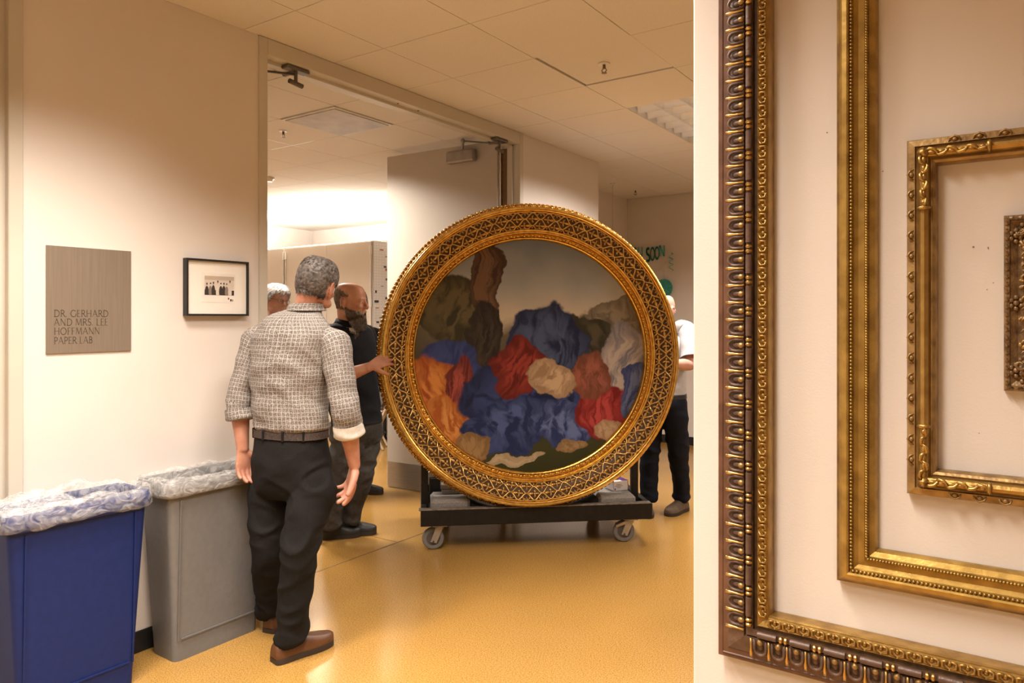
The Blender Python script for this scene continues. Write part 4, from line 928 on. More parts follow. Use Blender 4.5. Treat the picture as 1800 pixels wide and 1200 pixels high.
# chart on the cabinet side
M['chart'] = pm('chart_paper', (.80, .78, .76), .7)
nt = M['chart'].node_tree; N = nt.nodes; L = nt.links; bk = N.new('ShaderNodeTexBrick'); bk.offset = 0; bk.inputs['Scale'].default_value = 1; bk.inputs['Mortar Size'].default_value = .0022; bk.inputs['Brick Width'].default_value = .05; bk.inputs['Row Height'].default_value = .035
bk.inputs['Color1'].default_value = (.88, .87, .86, 1); bk.inputs['Color2'].default_value = (.86, .85, .84, 1); bk.inputs['Mortar'].default_value = (.70, .68, .68, 1)
mp = N.new('ShaderNodeMapping'); tc = N.new('ShaderNodeTexCoord'); mp.inputs['Rotation'].default_value = (0, PI/2, 0); mp.vector_type = 'POINT'
cmb = N.new('ShaderNodeCombineXYZ'); sp = N.new('ShaderNodeSeparateXYZ'); L.new(tc.outputs['Object'], sp.inputs[0]); L.new(sp.outputs['Y'], cmb.inputs[0]); L.new(sp.outputs['Z'], cmb.inputs[1]); L.new(cmb.outputs[0], bk.inputs['Vector']); L.new(bk.outputs['Color'], N['Principled BSDF'].inputs['Base Color'])
t = thing('planning_chart', (CX1, CY0+.42, .9), 'white gridded planning chart with magnets on the cabinet side', 'chart')
b = MB(); b.bx((CX1+.001, CY0+.03, .95), (CX1+.006, CY0+.83, CH-.01)); b.build('board', M['chart'], t)
M['magred'] = pm('magnet_red', (.5, .12, .08), .5); M['magor'] = pm('magnet_orange', (.6, .3, .1), .5); M['maggr'] = pm('magnet_green', (.1, .3, .2), .5); M['magdk'] = pm('magnet_dark', (.05, .05, .06), .5)
for (u, v, w_, h_, mt) in ((671, 439, 7, 2, 'magred'), (680, 451, 6, 2, 'magor'), (677, 469, 5, 3, 'magdk'), (679, 474, 3, 4, 'magred'), (681, 491, 7, 4, 'magdk'), (661, 512.5, 3, 4.5, 'magdk'), (680, 524, 6, 4, 'magdk'), (662, 529.5, 8, 4, 'magdk'), (663, 541, 6, 1.5, 'magred'), (669, 558, 5, 1.5, 'maggr'), (664, 566, 5, 3, 'magdk'), (672, 503, 5, 1.2, 'maggr')):
    r = (u-900)/FP; dr = FW+RT*r; tt = (CX1+.008)/dr.x; p = dr*tt; p.z = EYE-(v-HOR)/FP*tt
    b = MB(); b.box(p, (.006, px(w_, tt)*1.2, px(h_, tt)), None, .001); b.build('magnet', M[mt], t)
# folding stool, low cart and computer in front of the chart
sp_ = floor_pt(662, 788); sp_.z = 0
M['stoolleg'] = pm('pale_beech', (.62, .50, .36), .5, vscale=20)
e1 = RT; e2 = FW
t = thing('folding_stool', sp_, 'pale wooden folding stool with crossed legs beside the dark cart', 'stool')
for sd in (-.14, .14):
    for s_ in (-1, 1):
        o0 = sp_+e2*sd+e1*(s_*.10); o1 = sp_+e2*sd-e1*(s_*.12)+UP*.46
        b = MB(); b.tube([o0+UP*.012, o1], [.013, .013], 8); b.build('leg', M['stoolleg'], t)
for s_ in (-1, 1):
    b = MB(); b.tube([sp_+e1*s_*.12-e2*.17+UP*.465, sp_+e1*s_*.12+e2*.17+UP*.465], .012, 8); b.build('seat_rail', M['stoolleg'], t)
b = MB(); rows = []
for i in range(9):
    f = lerp(-1, 1, i/8); rows.append([sp_+e1*f*.12+e2*q+UP*(.47-.03*(1-f*f)) for q in (-.15, 0, .15)])
rows2 = [[p-UP*.004 for p in r] for r in rows[::-1]]
b.grid([r for r in rows], closed=False, cap=False); b.grid(rows2, closed=False, cap=False); b.build('sling_seat', M['mat_board'], t)
ct = V((-6.22, 6.86, 0)); t = thing('equipment_cart', ct, 'low dark equipment cart with pale drawer under the chart', 'cart')
for sx_ in (-1, 1):
    for sy_ in (-1, 1): b = MB(); b.bx(ct+V((sx_*.24-.015, sy_*.30-.015, .05)), ct+V((sx_*.24+.015, sy_*.30+.015, .62))); b.build('frame_post', M['black'], t)
for z_ in (.10, .34, .62): b = MB(); b.bx(ct+V((-.26, -.32, z_)), ct+V((.26, .32, z_+.025)), .003); b.build('shelf', M['black'], t)
b = MB(); b.bx(ct+V((-.24, -.30, .44)), ct+V((.24, .30, .61)), .004); b.build('drawer', M['card'], t)
for sx_ in (-1, 1):
    for sy_ in (-1, 1): b = MB(); b.cyl(ct+V((sx_*.24-.015, sy_*.3, .03)), ct+V((sx_*.24+.015, sy_*.3, .03)), .03, 14); b.build('wheel', M['base'], t)
cp = ct+V((-.05, -.08, .646)); t = thing('computer_tower', cp, 'black computer tower with grey edge standing on the cart', 'computer')
b = MB(); b.bx(cp+V((-.2, -.09, 0)), cp+V((.2, .09, .40)), .006); b.build('case', M['black'], t)
b = MB(); b.bx(cp+V((.2, -.092, 0)), cp+V((.208, -.05, .40)), .002); b.bx(cp+V((-.1, -.096, .0)), cp+V((-.03, -.0901, .40)), .002); b.build('edge_strip', M['closer'], t)
# paper garland at the far wall
YB = 8.41
def far_pt(u, v):
    r = (u-900)/FP; dr = FW+RT*r; tt = YB/dr.y; p = dr*tt; p.z = EYE-(v-HOR)/FP*tt; return p
M['teal'] = pm('teal_paper', (.09, .42, .36), .8, col2=(.07, .35, .30), vscale=20); M['tealpale'] = pm('pale_teal_paper', (.30, .52, .47), .8, vscale=30); M['string'] = pm('string', (.68, .60, .50), .8)
pS, pE = far_pt(1136, 440), far_pt(1167, 434)
t = thing('letter_garland', far_pt(1140, 462), 'teal cut paper letter garland on a string across the far wall', 'garland')
b = MB(); a_ = far_pt(1085, 424); c_ = far_pt(1200, 405); pts = []
for k in range(25):
    f = k/24; p = lerp(a_, c_, f); p.z = lerp(a_.z, c_.z, f)-.22*math.sin(PI*f)*.5; pts.append(p)
b.tube(pts, .0022, 5); b.build('string', M['string'], t)
def cut_letter(ch, u0, u1, vt, vb, tilt=0):
    a0 = far_pt(u0, vb); a1 = far_pt(u1, vb); h = far_pt(u0, vt).z-a0.z
    mb, wd = stroke_text(ch, 1.0, V((0, 0, 0)), V((1, 0, 0)), UP, V((0, -1, 0)), th=.20, tl=.17, serif=False, depth=0)
    wd = GL[ch][0]; mb.v = [V((lerp(a0.x, a1.x, p.x/wd)+tilt*p.z*h, YB-.004, a0.z+p.z*h)) for p in mb.v]
    n = len(mb.v); mb2 = MB(); 
    for f in mb.f:
        q = [mb.v[i] for i in f]; mb2.add(q+[p+V((0, .003, 0)) for p in q], [(0, 1, 2, 3), (7, 6, 5, 4), (0, 4, 5, 1), (1, 5, 6, 2), (2, 6, 7, 3), (3, 7, 4, 0)])
    mb2.build('letter', M['teal'], t)
for ch, u0, u1, vt, vb in (('Y', 1102, 1110, 436, 452), ('O', 1111, 1120, 436, 454), ('U', 1121, 1130, 435, 453), ('S', 1135.5, 1143, 436.5, 459), ('O', 1143, 1151, 436, 457), ('O', 1151, 1159, 435, 455), ('N', 1158.5, 1169, 432, 450)):
    cut_letter(ch, u0, u1, vt, vb)
p = far_pt(1168, 506); t = thing('paper_fan', p, 'teal folded paper fan hanging on the far wall', 'decoration'); n = 44
b = MB(); ps = [p+V((0, -.02, 0))]
for k in range(n): a = 2*PI*k/n; ps.append(p+V((.11*math.cos(a), -.006-(.022 if k % 2 else 0), .11*math.sin(a))))
b.add(ps, [(0, 1+k, 1+(k+1) % n) for k in range(n)]); b.add([q+V((0, .004, 0)) for q in ps], [(0, 1+(k+1) % n, 1+k) for k in range(n)]); b.build('pleated_disc', M['teal'], t)
b = MB(); b.tube([p+UP*.11, p+UP*.26], .0018, 5); b.tube([far_pt(1152, 476), far_pt(1162, 472), far_pt(1172, 460)], .006, 5); b.build('string', M['string'], t)
p = far_pt(1181, 460); t = thing('paper_spiral', far_pt(1181, 474), 'pale teal paper spiral hanging beside the letters', 'decoration')
b = MB(); b.tube([p+V((.028*math.sin(k*.8), -.03+.022*math.cos(k*.8), .105-k*.0082)) for k in range(27)], [.007]*27, 5); b.build('ribbon', M['tealpale'], t, smooth=True)
b = MB(); b.tube([p+V((0, -.03, .10)), p+V((0, -.02, .26))], .0018, 5); b.build('string', M['string'], t)
# ================================================================ people
def skin(name, c, c2): return pm(name, c, .5, col2=c2, vscale=14, bump=.15, bscale=140, spec=.35, detail=5)
M['skin_a'] = skin('skin_a', (.50, .25, .17), (.40, .17, .115)); M['skin_b'] = skin('skin_b', (.52, .27, .175), (.41, .18, .115))
M['skin_c'] = skin('skin_c', (.54, .30, .22), (.44, .21, .15)); M['skin_d'] = skin('skin_d', (.56, .31, .25), (.46, .22, .17)); M['skin_e'] = skin('skin_e', (.46, .33, .26), (.38, .26, .20))
M['hair_grey'] = pm('hair_grey', (.155, .13, .115), .55, col2=(.055, .044, .038), vscale=70); M['hair_brown'] = pm('hair_brown', (.20, .13, .085), .6, col2=(.11, .07, .045), vscale=60)
M['hair_white'] = pm('hair_white', (.55, .52, .49), .5, col2=(.34, .32, .30), vscale=50); M['beard'] = pm('beard', (.14, .09, .06), .6, col2=(.07, .043, .03), vscale=50); M['beard_tip'] = pm('beard_tip', (.34, .30, .26), .6, col2=(.18, .14, .11), vscale=50)
M['eyewhite'] = pm('eye_white', (.7, .66, .62), .2); M['iris'] = pm('iris', (.04, .03, .025), .2)
M['chinos'] = pm('charcoal_trousers', (.011, .010, .0095), .9, col2=(.008, .007, .0065), vscale=160, bump=.3, bscale=500, spec=.2)
M['cargo'] = pm('grey_cargo_trousers', (.06, .054, .048), .85, col2=(.046, .041, .036), vscale=60, bump=.3, bscale=400, spec=.2)
M['navy'] = pm('dark_navy_trousers', (.008, .010, .020), .85, col2=(.006, .008, .015), vscale=80, bump=.3, bscale=400, spec=.2)
M['blackshirt'] = pm('black_shirt', (.008, .0085, .011), .85, col2=(.006, .006, .008), vscale=60, bump=.3, bscale=300, spec=.25)
M['whiteshirt'] = pm('white_shirt', (.46, .46, .48), .8, col2=(.42, .42, .44), vscale=30, bump=.2, bscale=300, spec=.2)
M['blueshirt'] = pm('blue_grey_shirt', (.16, .18, .22), .8, vscale=30)
M['tee'] = pm('white_tee', (.66, .63, .59), .85); M['cufflight'] = pm('pale_cuff', (.62, .58, .52), .8, vscale=60)
M['leather'] = pm('brown_leather', (.115, .045, .017), .42, col2=(.07, .026, .010), vscale=18, bump=.15, bscale=90); M['suede'] = pm('brown_suede', (.13, .085, .06), .75, col2=(.09, .06, .04), vscale=40, bump=.3, bscale=200)
M['blackleather'] = pm('black_leather', (.018, .016, .015), .5, vscale=30, bump=.15, bscale=90); M['solerub'] = pm('sole_rubber', (.035, .022, .016), .6); M['belt'] = pm('woven_belt', (.060, .038, .03), .6, col2=(.02, .014, .012), vscale=130, bump=.8, bscale=260)
def shirt_mat():
    m = pm('patterned_shirt', (.5, .5, .5), .75, bump=.1, bscale=400, spec=.25); nt = m.node_tree; N = nt.nodes; L = nt.links; b = N['Principled BSDF']
    uv = N.new('ShaderNodeUVMap'); uv.uv_map = 'UVMap'
    nz = N.new('ShaderNodeTexNoise'); nz.inputs['Scale'].default_value = 26; L.new(uv.outputs[0], nz.inputs['Vector'])
    sc = N.new('ShaderNodeVectorMath'); sc.operation = 'SCALE'; sc.inputs['Scale'].default_value = .010; L.new(nz.outputs['Color'], sc.inputs[0]); ad = N.new('ShaderNodeVectorMath'); L.new(uv.outputs[0], ad.inputs[0]); L.new(sc.outputs[0], ad.inputs[1])
    bk = N.new('ShaderNodeTexBrick'); bk.offset = 0.0; bk.inputs['Scale'].default_value = 1; bk.inputs['Brick Width'].default_value = .0175; bk.inputs['Row Height'].default_value = .019; bk.inputs['Mortar Size'].default_value = .0011; bk.inputs['Mortar Smooth'].default_value = .4
    L.new(ad.outputs[0], bk.inputs['Vector'])
    vo = N.new('ShaderNodeTexVoronoi'); vo.inputs['Scale'].default_value = 400; L.new(ad.outputs[0], vo.inputs['Vector'])
    cr = N.new('ShaderNodeValToRGB'); e = cr.color_ramp.elements; e[0].position = .42; e[0].color = (.07, .056, .049, 1); e[1].position = .75; e[1].color = (.36, .325, .30, 1); L.new(vo.outputs['Distance'], cr.inputs[0])
    mx = N.new('ShaderNodeMix'); mx.data_type = 'RGBA'; L.new(bk.outputs['Fac'], mx.inputs[0]); L.new(cr.outputs[0], mx.inputs[6]); mx.inputs[7].default_value = (.45, .42, .39, 1); L.new(mx.outputs[2], b.inputs['Base Color']); return m
M['shirt'] = shirt_mat()
HEADK = [(.114, -.012, .012, .010), (.109, -.012, .050, .040), (.094, -.012, .078, .058), (.065, -.010, .094, .070), (.03, -.008, .099, .0755), (0, -.006, .096, .0755), (-.03, 0, .090, .072), (-.058, .009, .082, .066), (-.080, .020, .070, .058), (-.100, .033, .052, .047), (-.114, .043, .033, .033), (-.120, .048, .015, .016)]
def head(mb, H, sc=1.0):
    ks = catmull(HEADK, 3); X = V((1, 0, 0)); Y = V((0, 1, 0)); T = lambda p: H @ (V(p)*sc)
    mb.grid([[T(q) for q in ellring(V((0, yc, z)), X*hx, Y*hy, 28, 2.25)] for (z, yc, hy, hx) in ks][::-1])
    Hr = H.to_3x3()
    def L(pts, n=10): 
        mm = MB(); mm.tube([V(p[0]) for p in pts], [p[1] for p in pts], n); mb.add([T(p) for p in mm.v], mm.f)
    def E(c, r, rot=None):
        mm = MB(); mm.ell(c, r, rot, 12, 8); mb.add([T(p) for p in mm.v], mm.f)
    L([((0, .082, .018), .010), ((0, .093, .004), .0105), ((0, .103, -.014), .0125), ((0, .110, -.029), .0145), ((0, .103, -.038), .012)]); E((.010, .098, -.035), (.010, .012, .009)); E((-.010, .098, -.035), (.010, .012, .009))
    E((0, .078, .022), (.050, .018, .011)); E((.036, .070, -.026), (.026, .022, .018)); E((-.036, .070, -.026), (.026, .022, .018))
    E((0, .086, -.058), (.024, .013, .0075)); E((0, .085, -.069), (.021, .012, .008)); E((0, .074, -.099), (.024, .018, .017))
    for s_ in (-1, 1):
        E((s_*.031, .0785, .0075), (.018, .011, .0065)); E((s_*.031, .0765, -.0105), (.017, .011, .0065)); E((s_*.060, .028, -.072), (.014, .04, .022))
        Rr = Matrix.Rotation(s_*-.35, 3, 'Z')
        E((s_*.079, -.012, -.012), (.007, .017, .030), Rr)
        mm = MB(); mm.tube([V((s_*(.082+.006*math.sin(a*.5)), -.016+.017*math.cos(a), -.008+.031*math.sin(a))) for a in [lerp(-.6, 4.2, k/12) for k in range(13)]], .0048, 7); mb.add([T(p) for p in mm.v], mm.f)
        E((s_*.079, -.006, -.040), (.006, .008, .010))
def eyes(root, H, sc):
    for s_ in (-1, 1):
        b = MB(); b.ell(H @ (V((s_*.031, .0755, .000))*sc), (.0122*sc,)*3, None, 14, 10); e = b.build('eyeball', M['eyewhite'], root, smooth=True)
        b = MB(); b.ell(H @ (V((s_*.031, .0832, -.001))*sc), (.0056*sc,)*3, None, 10, 8); b.build('iris', M['iris'], e, smooth=True)
def hand(mb, wr, d, n, th, curl=.35, spread=.12, sc=1.0, rel=(1, 1, 1, 1), tcurl=.3):
    """wr wrist, d finger direction, n palm side normal, th thumb side"""
    d = d.normalized(); n = (n-d*n.dot(d)).normalized(); s_ = (th-d*th.dot(d)); s_ = (s_-n*s_.dot(n)).normalized()
    limb(mb, [(wr-d*.02*sc, .027*sc, .019*sc), (wr+d*.02*sc, .034*sc, .016*sc), (wr+d*.06*sc, .041*sc, .015*sc), (wr+d*.088*sc, .040*sc, .012*sc)], n, 3, 16)
    base = [(.033, .086, .074, .0112), (.0110, .092, .083, .0115), (-.0110, .089, .077, .0110), (-.032, .080, .060, .0098)]
    for k, (o_, l0, ln, r) in enumerate(base):
        p = wr+s_*o_*sc+d*l0*sc; a = curl*rel[k]*.7; dd = (d*math.cos(a)+n*math.sin(a)); sp = spread*(1.5-k)/1.5; dd = (dd+s_*sp).normalized()
        pts = [(p-d*.02*sc, r*sc*1.05), (p, r*sc*1.08)]; q = p
        for j, f in enumerate((.45, .31, .24)):
            q = q+dd*ln*f*sc; pts.append((q, r*sc*(1.0, .92, .78)[j])); a += curl*rel[k]*(1.1, .8, 0)[j]; dd = (d*math.cos(a)+n*math.sin(a)+s_*sp).normalized()
        limb(mb, [(x_, y_, y_) for x_, y_ in pts], n, 2, 10)
    p = wr+d*.018*sc+s_*.022*sc; dd = (d*.62+s_*.72+n*.30).normalized(); pts = [(p, .017*sc), (p+dd*.035*sc, .0155*sc)]; q = p+dd*.035*sc
    for j, ln in enumerate((.034, .028)):
        dd = (dd+d*tcurl*.8+n*tcurl*.5).normalized(); q = q+dd*ln*sc; pts.append((q, (.0135, .0108)[j]*sc))
    limb(mb, [(x_, y_, y_) for x_, y_ in pts], n, 2, 10)
def wr_noise(p, sd, fx=(7, 7, 16)): return noise.noise(V((p.x*fx[0]+sd, p.y*fx[1], p.z*fx[2])))
def folds(p, sd, amp):
    a = wr_noise(p, sd, (5, 5, 11)); b_ = wr_noise(V((p.x+p.z*.7, p.y-p.z*.5, p.z*.6)), sd+9, (9, 9, 16)); c = wr_noise(p, sd+21, (22, 22, 30))
    rg = 1-min(1, abs(wr_noise(V((p.x+p.z*.45, p.y+p.z*.3, p.z)), sd+33, (7, 7, 9)))*3.2)
    return amp*((1-abs(a)*2.2)*.5+b_*.6+c*.25+rg*.9)
def shell(mb, keys, n=56, seg=5, amp=.006, sd=1.0, pw=2.2, cap=False, uvl=None, ampf=None):
    """cloth loft: keys (centre, ax, ay)"""
    ks = catmull(keys, seg); rows = []; m = len(ks)
    for i, (c, ax, ay) in enumerate(ks):
        r = ellring(c, ax, ay, n, pw); k = amp*(ampf(i/(m-1)) if ampf else 1)
        rows.append([p+(p-c).normalized()*folds(p, sd, k) for p in r])
    mb.grid(rows, True, cap, uvl or 2*PI*sum(k[1].length+k[2].length for k in keys)/len(keys)/2); return rows
def arm_start(sh, out):
    return [(sh-out*.115+UP*.004, .008, .008), (sh-out*.085+UP*.006, .046, .048), (sh-out*.045+UP*.006, .060, .064), (sh-out*.004-UP*.012, .067, .072)]
def sleeve_keys(pts, f):
    """pts (point, radius side, radius depth) -> (c, ax, ay) perpendicular rings"""
    out = []
    for i, (p, ra, rb) in enumerate(pts):
        t = (pts[min(i+1, len(pts)-1)][0]-pts[max(i-1, 0)][0]).normalized(); b_ = (f-t*f.dot(t)).normalized(); a_ = t.cross(b_); out.append((p, a_*ra, b_*rb))
    return out
def shoe(root, heel, d, ln, mu, w=.048, hh=1.0):
    d = V((d.x, d.y, 0)).normalized(); s_ = d.cross(UP); heel = V((heel.x, heel.y, 0)); prof = [(0, .55, .050), (.03, .74, .066), (.12, .86, .088), (.27, .86, .092), (.42, .88, .080), (.56, .97, .066), (.72, 1.02, .055), (.86, .90, .046), (.95, .64, .040), (1.0, .25, .030)]
    sole = MB(); ring0 = []; 
    ks = catmull(prof, 3); out = [(heel+d*ln*t, w*ww) for t, ww, h in ks]
    lft = [p+s_*q*1.06 for p, q in out]; rgt = [p-s_*q*1.06 for p, q in out][::-1]; ring = lft+rgt; sole.grid([[p+UP*z for p in ring] for z in (.001, .012, .026)]); so = sole.build('shoe_sole', M['solerub'], root)
    up = MB(); rows = []
    for t, ww, h in ks:
        c = heel+d*ln*t; row = []
        for k in range(18):
            a = lerp(-.12, PI+.12, k/17); ca, sa = math.cos(a), math.sin(a); row.append(c+s_*(w*ww*math.copysign(abs(ca)**.75, ca))+UP*(.024+max(-.004, h*hh*(abs(sa)**.8)*(1 if sa > 0 else -1)*.93)))
        rows.append(row)
    up.grid(rows); o = up.build('shoe', mu, root, smooth=60); so.parent = o
    lc = MB()
    for t in (.44, .50, .56): c = heel+d*ln*t+UP*(.024+lerp(.078, .064, (t-.44)/.12)*hh*.95); lc.tube([c+s_*.022-UP*.006, c+UP*.003, c-s_*.022-UP*.006], .0022, 5)
    lc.build('shoelace', mu, o); return o
def hair(root, body, H, sc, pred, thick, mat, nst=1500, ln=.02, comb=None, seed=1, rad=.0011, shellname='hair', mat2=None, noisef=60, curl=.5, tip=None):
    """scalp shell grown from the body surface plus short strands; pred and comb work in head space"""
    me = body.data; Hi = (H @ Matrix.Scale(sc, 4)).inverted() @ WM(body); Hf = Hi.inverted(); vmap = {}; b = MB(); cand = []
    Rn = Hi.to_3x3()
    for p in me.polygons:
        c = Hi @ p.center
        if c.length > .3: continue
        wgt = pred(c)
        if wgt <= 0: continue
        if wgt+.55*noise.noise(c*130)+.25*noise.noise(c*300) < .18: continue
        cand.append((c, (Rn @ p.normal).normalized(), wgt)); f = []
        for vi in p.vertices:
            if vi not in vmap:
                co = Hi @ me.vertices[vi].co; nn = (Rn @ me.vertices[vi].normal).normalized(); wv = max(0, pred(co))
                h = thick*min(1, wv)*(1+.35*noise.noise(co*noisef))+.0006
                vmap[vi] = len(b.v); b.v.append(Hf @ (co+nn*h))
            f.append(vmap[vi])
        b.f.append(f); b.m.append(0); b.uv.append(None)
    if not cand: return None
    o = b.build(shellname, mat, body.parent, local=True, smooth=True)
    rnd = random.Random(seed); st_ = MB()
    for k in range(nst):
        c, n, wgt = rnd.choice(cand)
        if rnd.random() > wgt+.15: continue
        g = comb(c) if comb else V((0, 0, -1)); g = (g-n*g.dot(n)); g = g.normalized() if g.length > 1e-4 else n.orthogonal().normalized()
        sd = n.cross(g); l = ln*rnd.uniform(.6, 1.25)*(tip(c) if tip else 1); j = rnd.uniform(-1, 1)*curl; p0 = c+n*thick*min(1, wgt)*.6
        p1 = p0+(n*.55+g*.6+sd*j)*l*.5; p2 = p1+(n*.05+g*.9-sd*j*.8-n*.25)*l*.55
        q = [Hf @ x_ for x_ in (p0, p1, p2)]; st_.tube(q, [rad, rad*.9, rad*.25], 3, cap=False)
    s2 = st_.build('hair_strands', mat2 or mat, o, local=True, smooth=True); tag(s2, kind='stuff'); return o
def frame_of(fd, up=UP, roll=0.0, pitch=0.0):
    fd = fd.normalized(); r = fd.cross(up).normalized(); u_ = r.cross(fd)
    if pitch: fd, u_ = (fd*math.cos(pitch)+u_*math.sin(pitch)), (u_*math.cos(pitch)-fd*math.sin(pitch))
    if roll: r, u_ = (r*math.cos(roll)-u_*math.sin(roll)), (u_*math.cos(roll)+r*math.sin(roll))
    return r, fd, u_
def person(label, base, f, rings, D, hd, arms, legs, sk, voxel=.006):
    """returns root, body, head matrix; rings (u, v, half width px, half depth m, [D])"""
    root = thing('person', base, label, 'person', 'people in the doorway'); r = f.cross(UP)
    u, v, hD, fh, roll, pitch, sc = hd; c = cw(u, v, hD); a, b_, c_ = frame_of(fh, UP, roll, pitch); H = Matrix.Translation(c) @ Matrix((a, b_, c_)).transposed().to_4x4()
    mb = MB(); head(mb, H, sc)
    T = [(cw(q[0], q[1], q[4] if len(q) > 4 else D), r*(q[2]/FP*D), f*q[3]) for q in rings]
    nb = T[0][0]; hb = H @ (V((0, -.030, -.062))*sc)
    limb(mb, [(hb+c_*.03, .058*sc, .060*sc), (lerp(hb, nb, .5), .058*sc, .060*sc), (nb-UP*.02, .068, .065), (nb-UP*.07, .075, .07)], f, 3, 20)
    mb.grid([ellring(p, ax*.86, ay*.84, 24, 2.2) for p, ax, ay in catmull(T[1:], 3)])
    for A in arms:
        sh, el, wr = A['sh'], A['el'], A['wr']; k = A.get('k', 1)
        limb(mb, [(sh, .050, .050), (lerp(sh, el, .5), .046*k, .046*k), (el, .040*k, .040*k), (lerp(el, wr, .3), .042*k, .039*k), (lerp(el, wr, .75), .032*k, .028*k), (wr, .028*k, .022*k)], A['n'], 4, 16)
        hand(mb, wr, A['d'], A['n'], A['t'], A.get('curl', .35), A.get('spread', .1), A.get('sc', 1.0), A.get('rel', (1, 1, 1, 1)), A.get('tcurl', .3))
    hip = T[-1][0]
    for (hp, kn, an) in legs: limb(mb, [(lerp(hip, hp, .8)+UP*.05, .07, .07), (hp-UP*.08, .070, .070), (kn, .048, .05), (lerp(kn, an, .35), .046, .05), (lerp(kn, an, .85), .034, .036), (an+UP*.01, .030, .032)], f, 4, 14)
    body = remesh(mb, 'body', sk, root, voxel, 3)
    return root, body, H, T
def trousers(root, T, legs, mat, f, wid=1.0, amp=.006, sd=2, voxel=.008, hipd=.125, hem=.055):
    r = f.cross(UP); mb = MB(); (wc, ax, ay) = T[-1]
    hip = lerp(legs[0][0], legs[1][0], .5); hw_ = ax.length
    mb.grid([ellring(p, a_, b_, 30, 2.3) for p, a_, b_ in catmull([(wc-UP*.005, ax*.97, ay*.97), (lerp(wc, hip, .35), ax*1.02, f*hipd), (lerp(wc, hip, .75), ax*1.05, f*(hipd+.005)), (hip-UP*.02, ax*1.03, f*hipd*.95), (hip-UP*.07, ax*.9, f*hipd*.75)], 4)])
    for (hp, kn, an) in legs:
        th = hw_*.56*wid
        limb(mb, [(hp+UP*.10, th*.45, hipd*.40), (hp+UP*.03, th*.80, hipd*.70), (hp-UP*.06, th*.98, hipd*.84), (lerp(hp, kn, .55), th*.86, th*.92), (kn, th*.72, th*.80), (lerp(kn, an, .4), th*.68, th*.74), (lerp(kn, an, .85), hem*1.02, hem*1.15), (an, hem, hem*1.2)], f, 5, 22, rnd=False)
    def dsp(p, n):
        k = min(1, max(0, (p.z-.05)/.25)); e = 1.0+1.3*max(0, 1-abs(p.z-.12)/.12)+.8*max(0, 1-abs(p.z-.52)/.12)
        rg = 1-min(1, abs(noise.noise(V((p.x*7+p.z*4+sd*3, p.y*7-p.z*3, p.z*8))))*3.0)
        e *= min(1, max(.1, (.98-p.z)/.12)) if p.z > .86 else 1
        return amp*e*(.6*noise.noise(V((p.x*9+sd, p.y*9, p.z*13)))+.5*(1-2*abs(noise.noise(V((p.x*6+sd, p.y*6+p.z*3, p.z*9)))))+.9*rg)
    return remesh(mb, 'trousers', mat, root, voxel, 5, dsp)
def belt(root, T, mat, f, h=.034):
    c, ax, ay = T[-1]; c = c-UP*.020; b = MB(); rows = []
    for z, e in ((-h/2, .98), (-h/2, 1.068), (h/2, 1.055), (h/2, .98)): rows.append([p+UP*z for p in ellring(c, ax*e, ay*e, 56, 2.2)])
    b.grid(rows+[rows[0]], cap=False); o = b.build('belt', mat, root, smooth=40); return o
# ---------------------------------------------------------------- man with the patterned shirt, seen from behind
def rot(a): a = math.radians(a); return FW*math.cos(a)+RT*math.sin(a)       # 0 = away from viewer, 90 = to the right
f = rot(25); r = f.cross(UP)
rings = [(540, 541, 24, .060), (523, 551, 47, .076), (517, 562, 62, .090), (516, 576, 74, .102), (515, 594, 80, .114), (511, 624, 77, .122), (507, 660, 74, .122), (507, 700, 72, .120), (510, 735, 72, .122), (511, 752, 69, .118)]
S1 = dict(sh=cw(588, 598, 3.36), el=cw(606, 712, 3.30), wr=cw(623, 818, 3.36), d=cw(610, 884, 3.40)-cw(623, 818, 3.36), n=(-RT*.8-FW*.5+UP*.1), t=(-RT*.4-FW*.9), curl=.5, spread=.12, tcurl=.35, k=1.22, rel=(.6, .85, 1, 1.1), sc=1.14)
S2 = dict(sh=cw(453, 594, 3.52), el=cw(420, 700, 3.46), wr=cw(427, 790, 3.43), d=cw(431, 850, 3.43)-cw(427, 790, 3.43), n=(RT*.7-FW*.6), t=(RT*.5+FW*.8), curl=.45, tcurl=.3, k=1.05)
legs = [(cw(549, 845, 3.36), cw(528, 965, 3.28), cw(510, 1128, 3.29)), (cw(478, 845, 3.48), cw(471, 965, 3.44), cw(478, 1076, 3.60))]
base = cw(505, 1130, 3.42); base.z = 0
root, body, H, T = person('grey haired man in patterned shirt and charcoal trousers standing by the grey bin', base, f, rings, 3.42, (557, 500, 3.42, rot(11), math.radians(13), math.radians(-8), 1.03), [S1, S2], legs, M['skin_a'], .0042)
def pred1(c):      # full short hair, thinner patch at the crown, clean nape and face
    line = -.052+.03*max(0, c.y/.09) if c.y < .02 else lerp(-.03, .075, min(1, (c.y-.02)/.055))
    if abs(c.x) > .067 and -.06 < c.z < .028 and -.045 < c.y < .03: return 0
    if c.y < -.02: line = -.062
    w_ = (c.z-line)/.03
    return max(0, min(1, w_))
hair(root, body, H, 1.03, pred1, .011, M['hair_grey'], 9000, .017, lambda c: V((c.x*.6+.3*math.sin(c.z*90), -.3, -.8 if c.z < .06 else .2)), 3, .0009, curl=.9, noisef=110)
hk = T[:]
mb = MB(); shell(mb, [(p, ax*(1.0 if i else .98), ay) for i, (p, ax, ay) in enumerate(T[:-1])]+[(T[-1][0]+UP*.012, T[-1][1]*1.05, T[-1][2]*1.06), (T[-1][0]-UP*.002, T[-1][1]*.985, T[-1][2]*.985)], 72, 6, .0095, 1.7, uvl=1.05, ampf=lambda t: .25+.75*min(1, t*2.2))
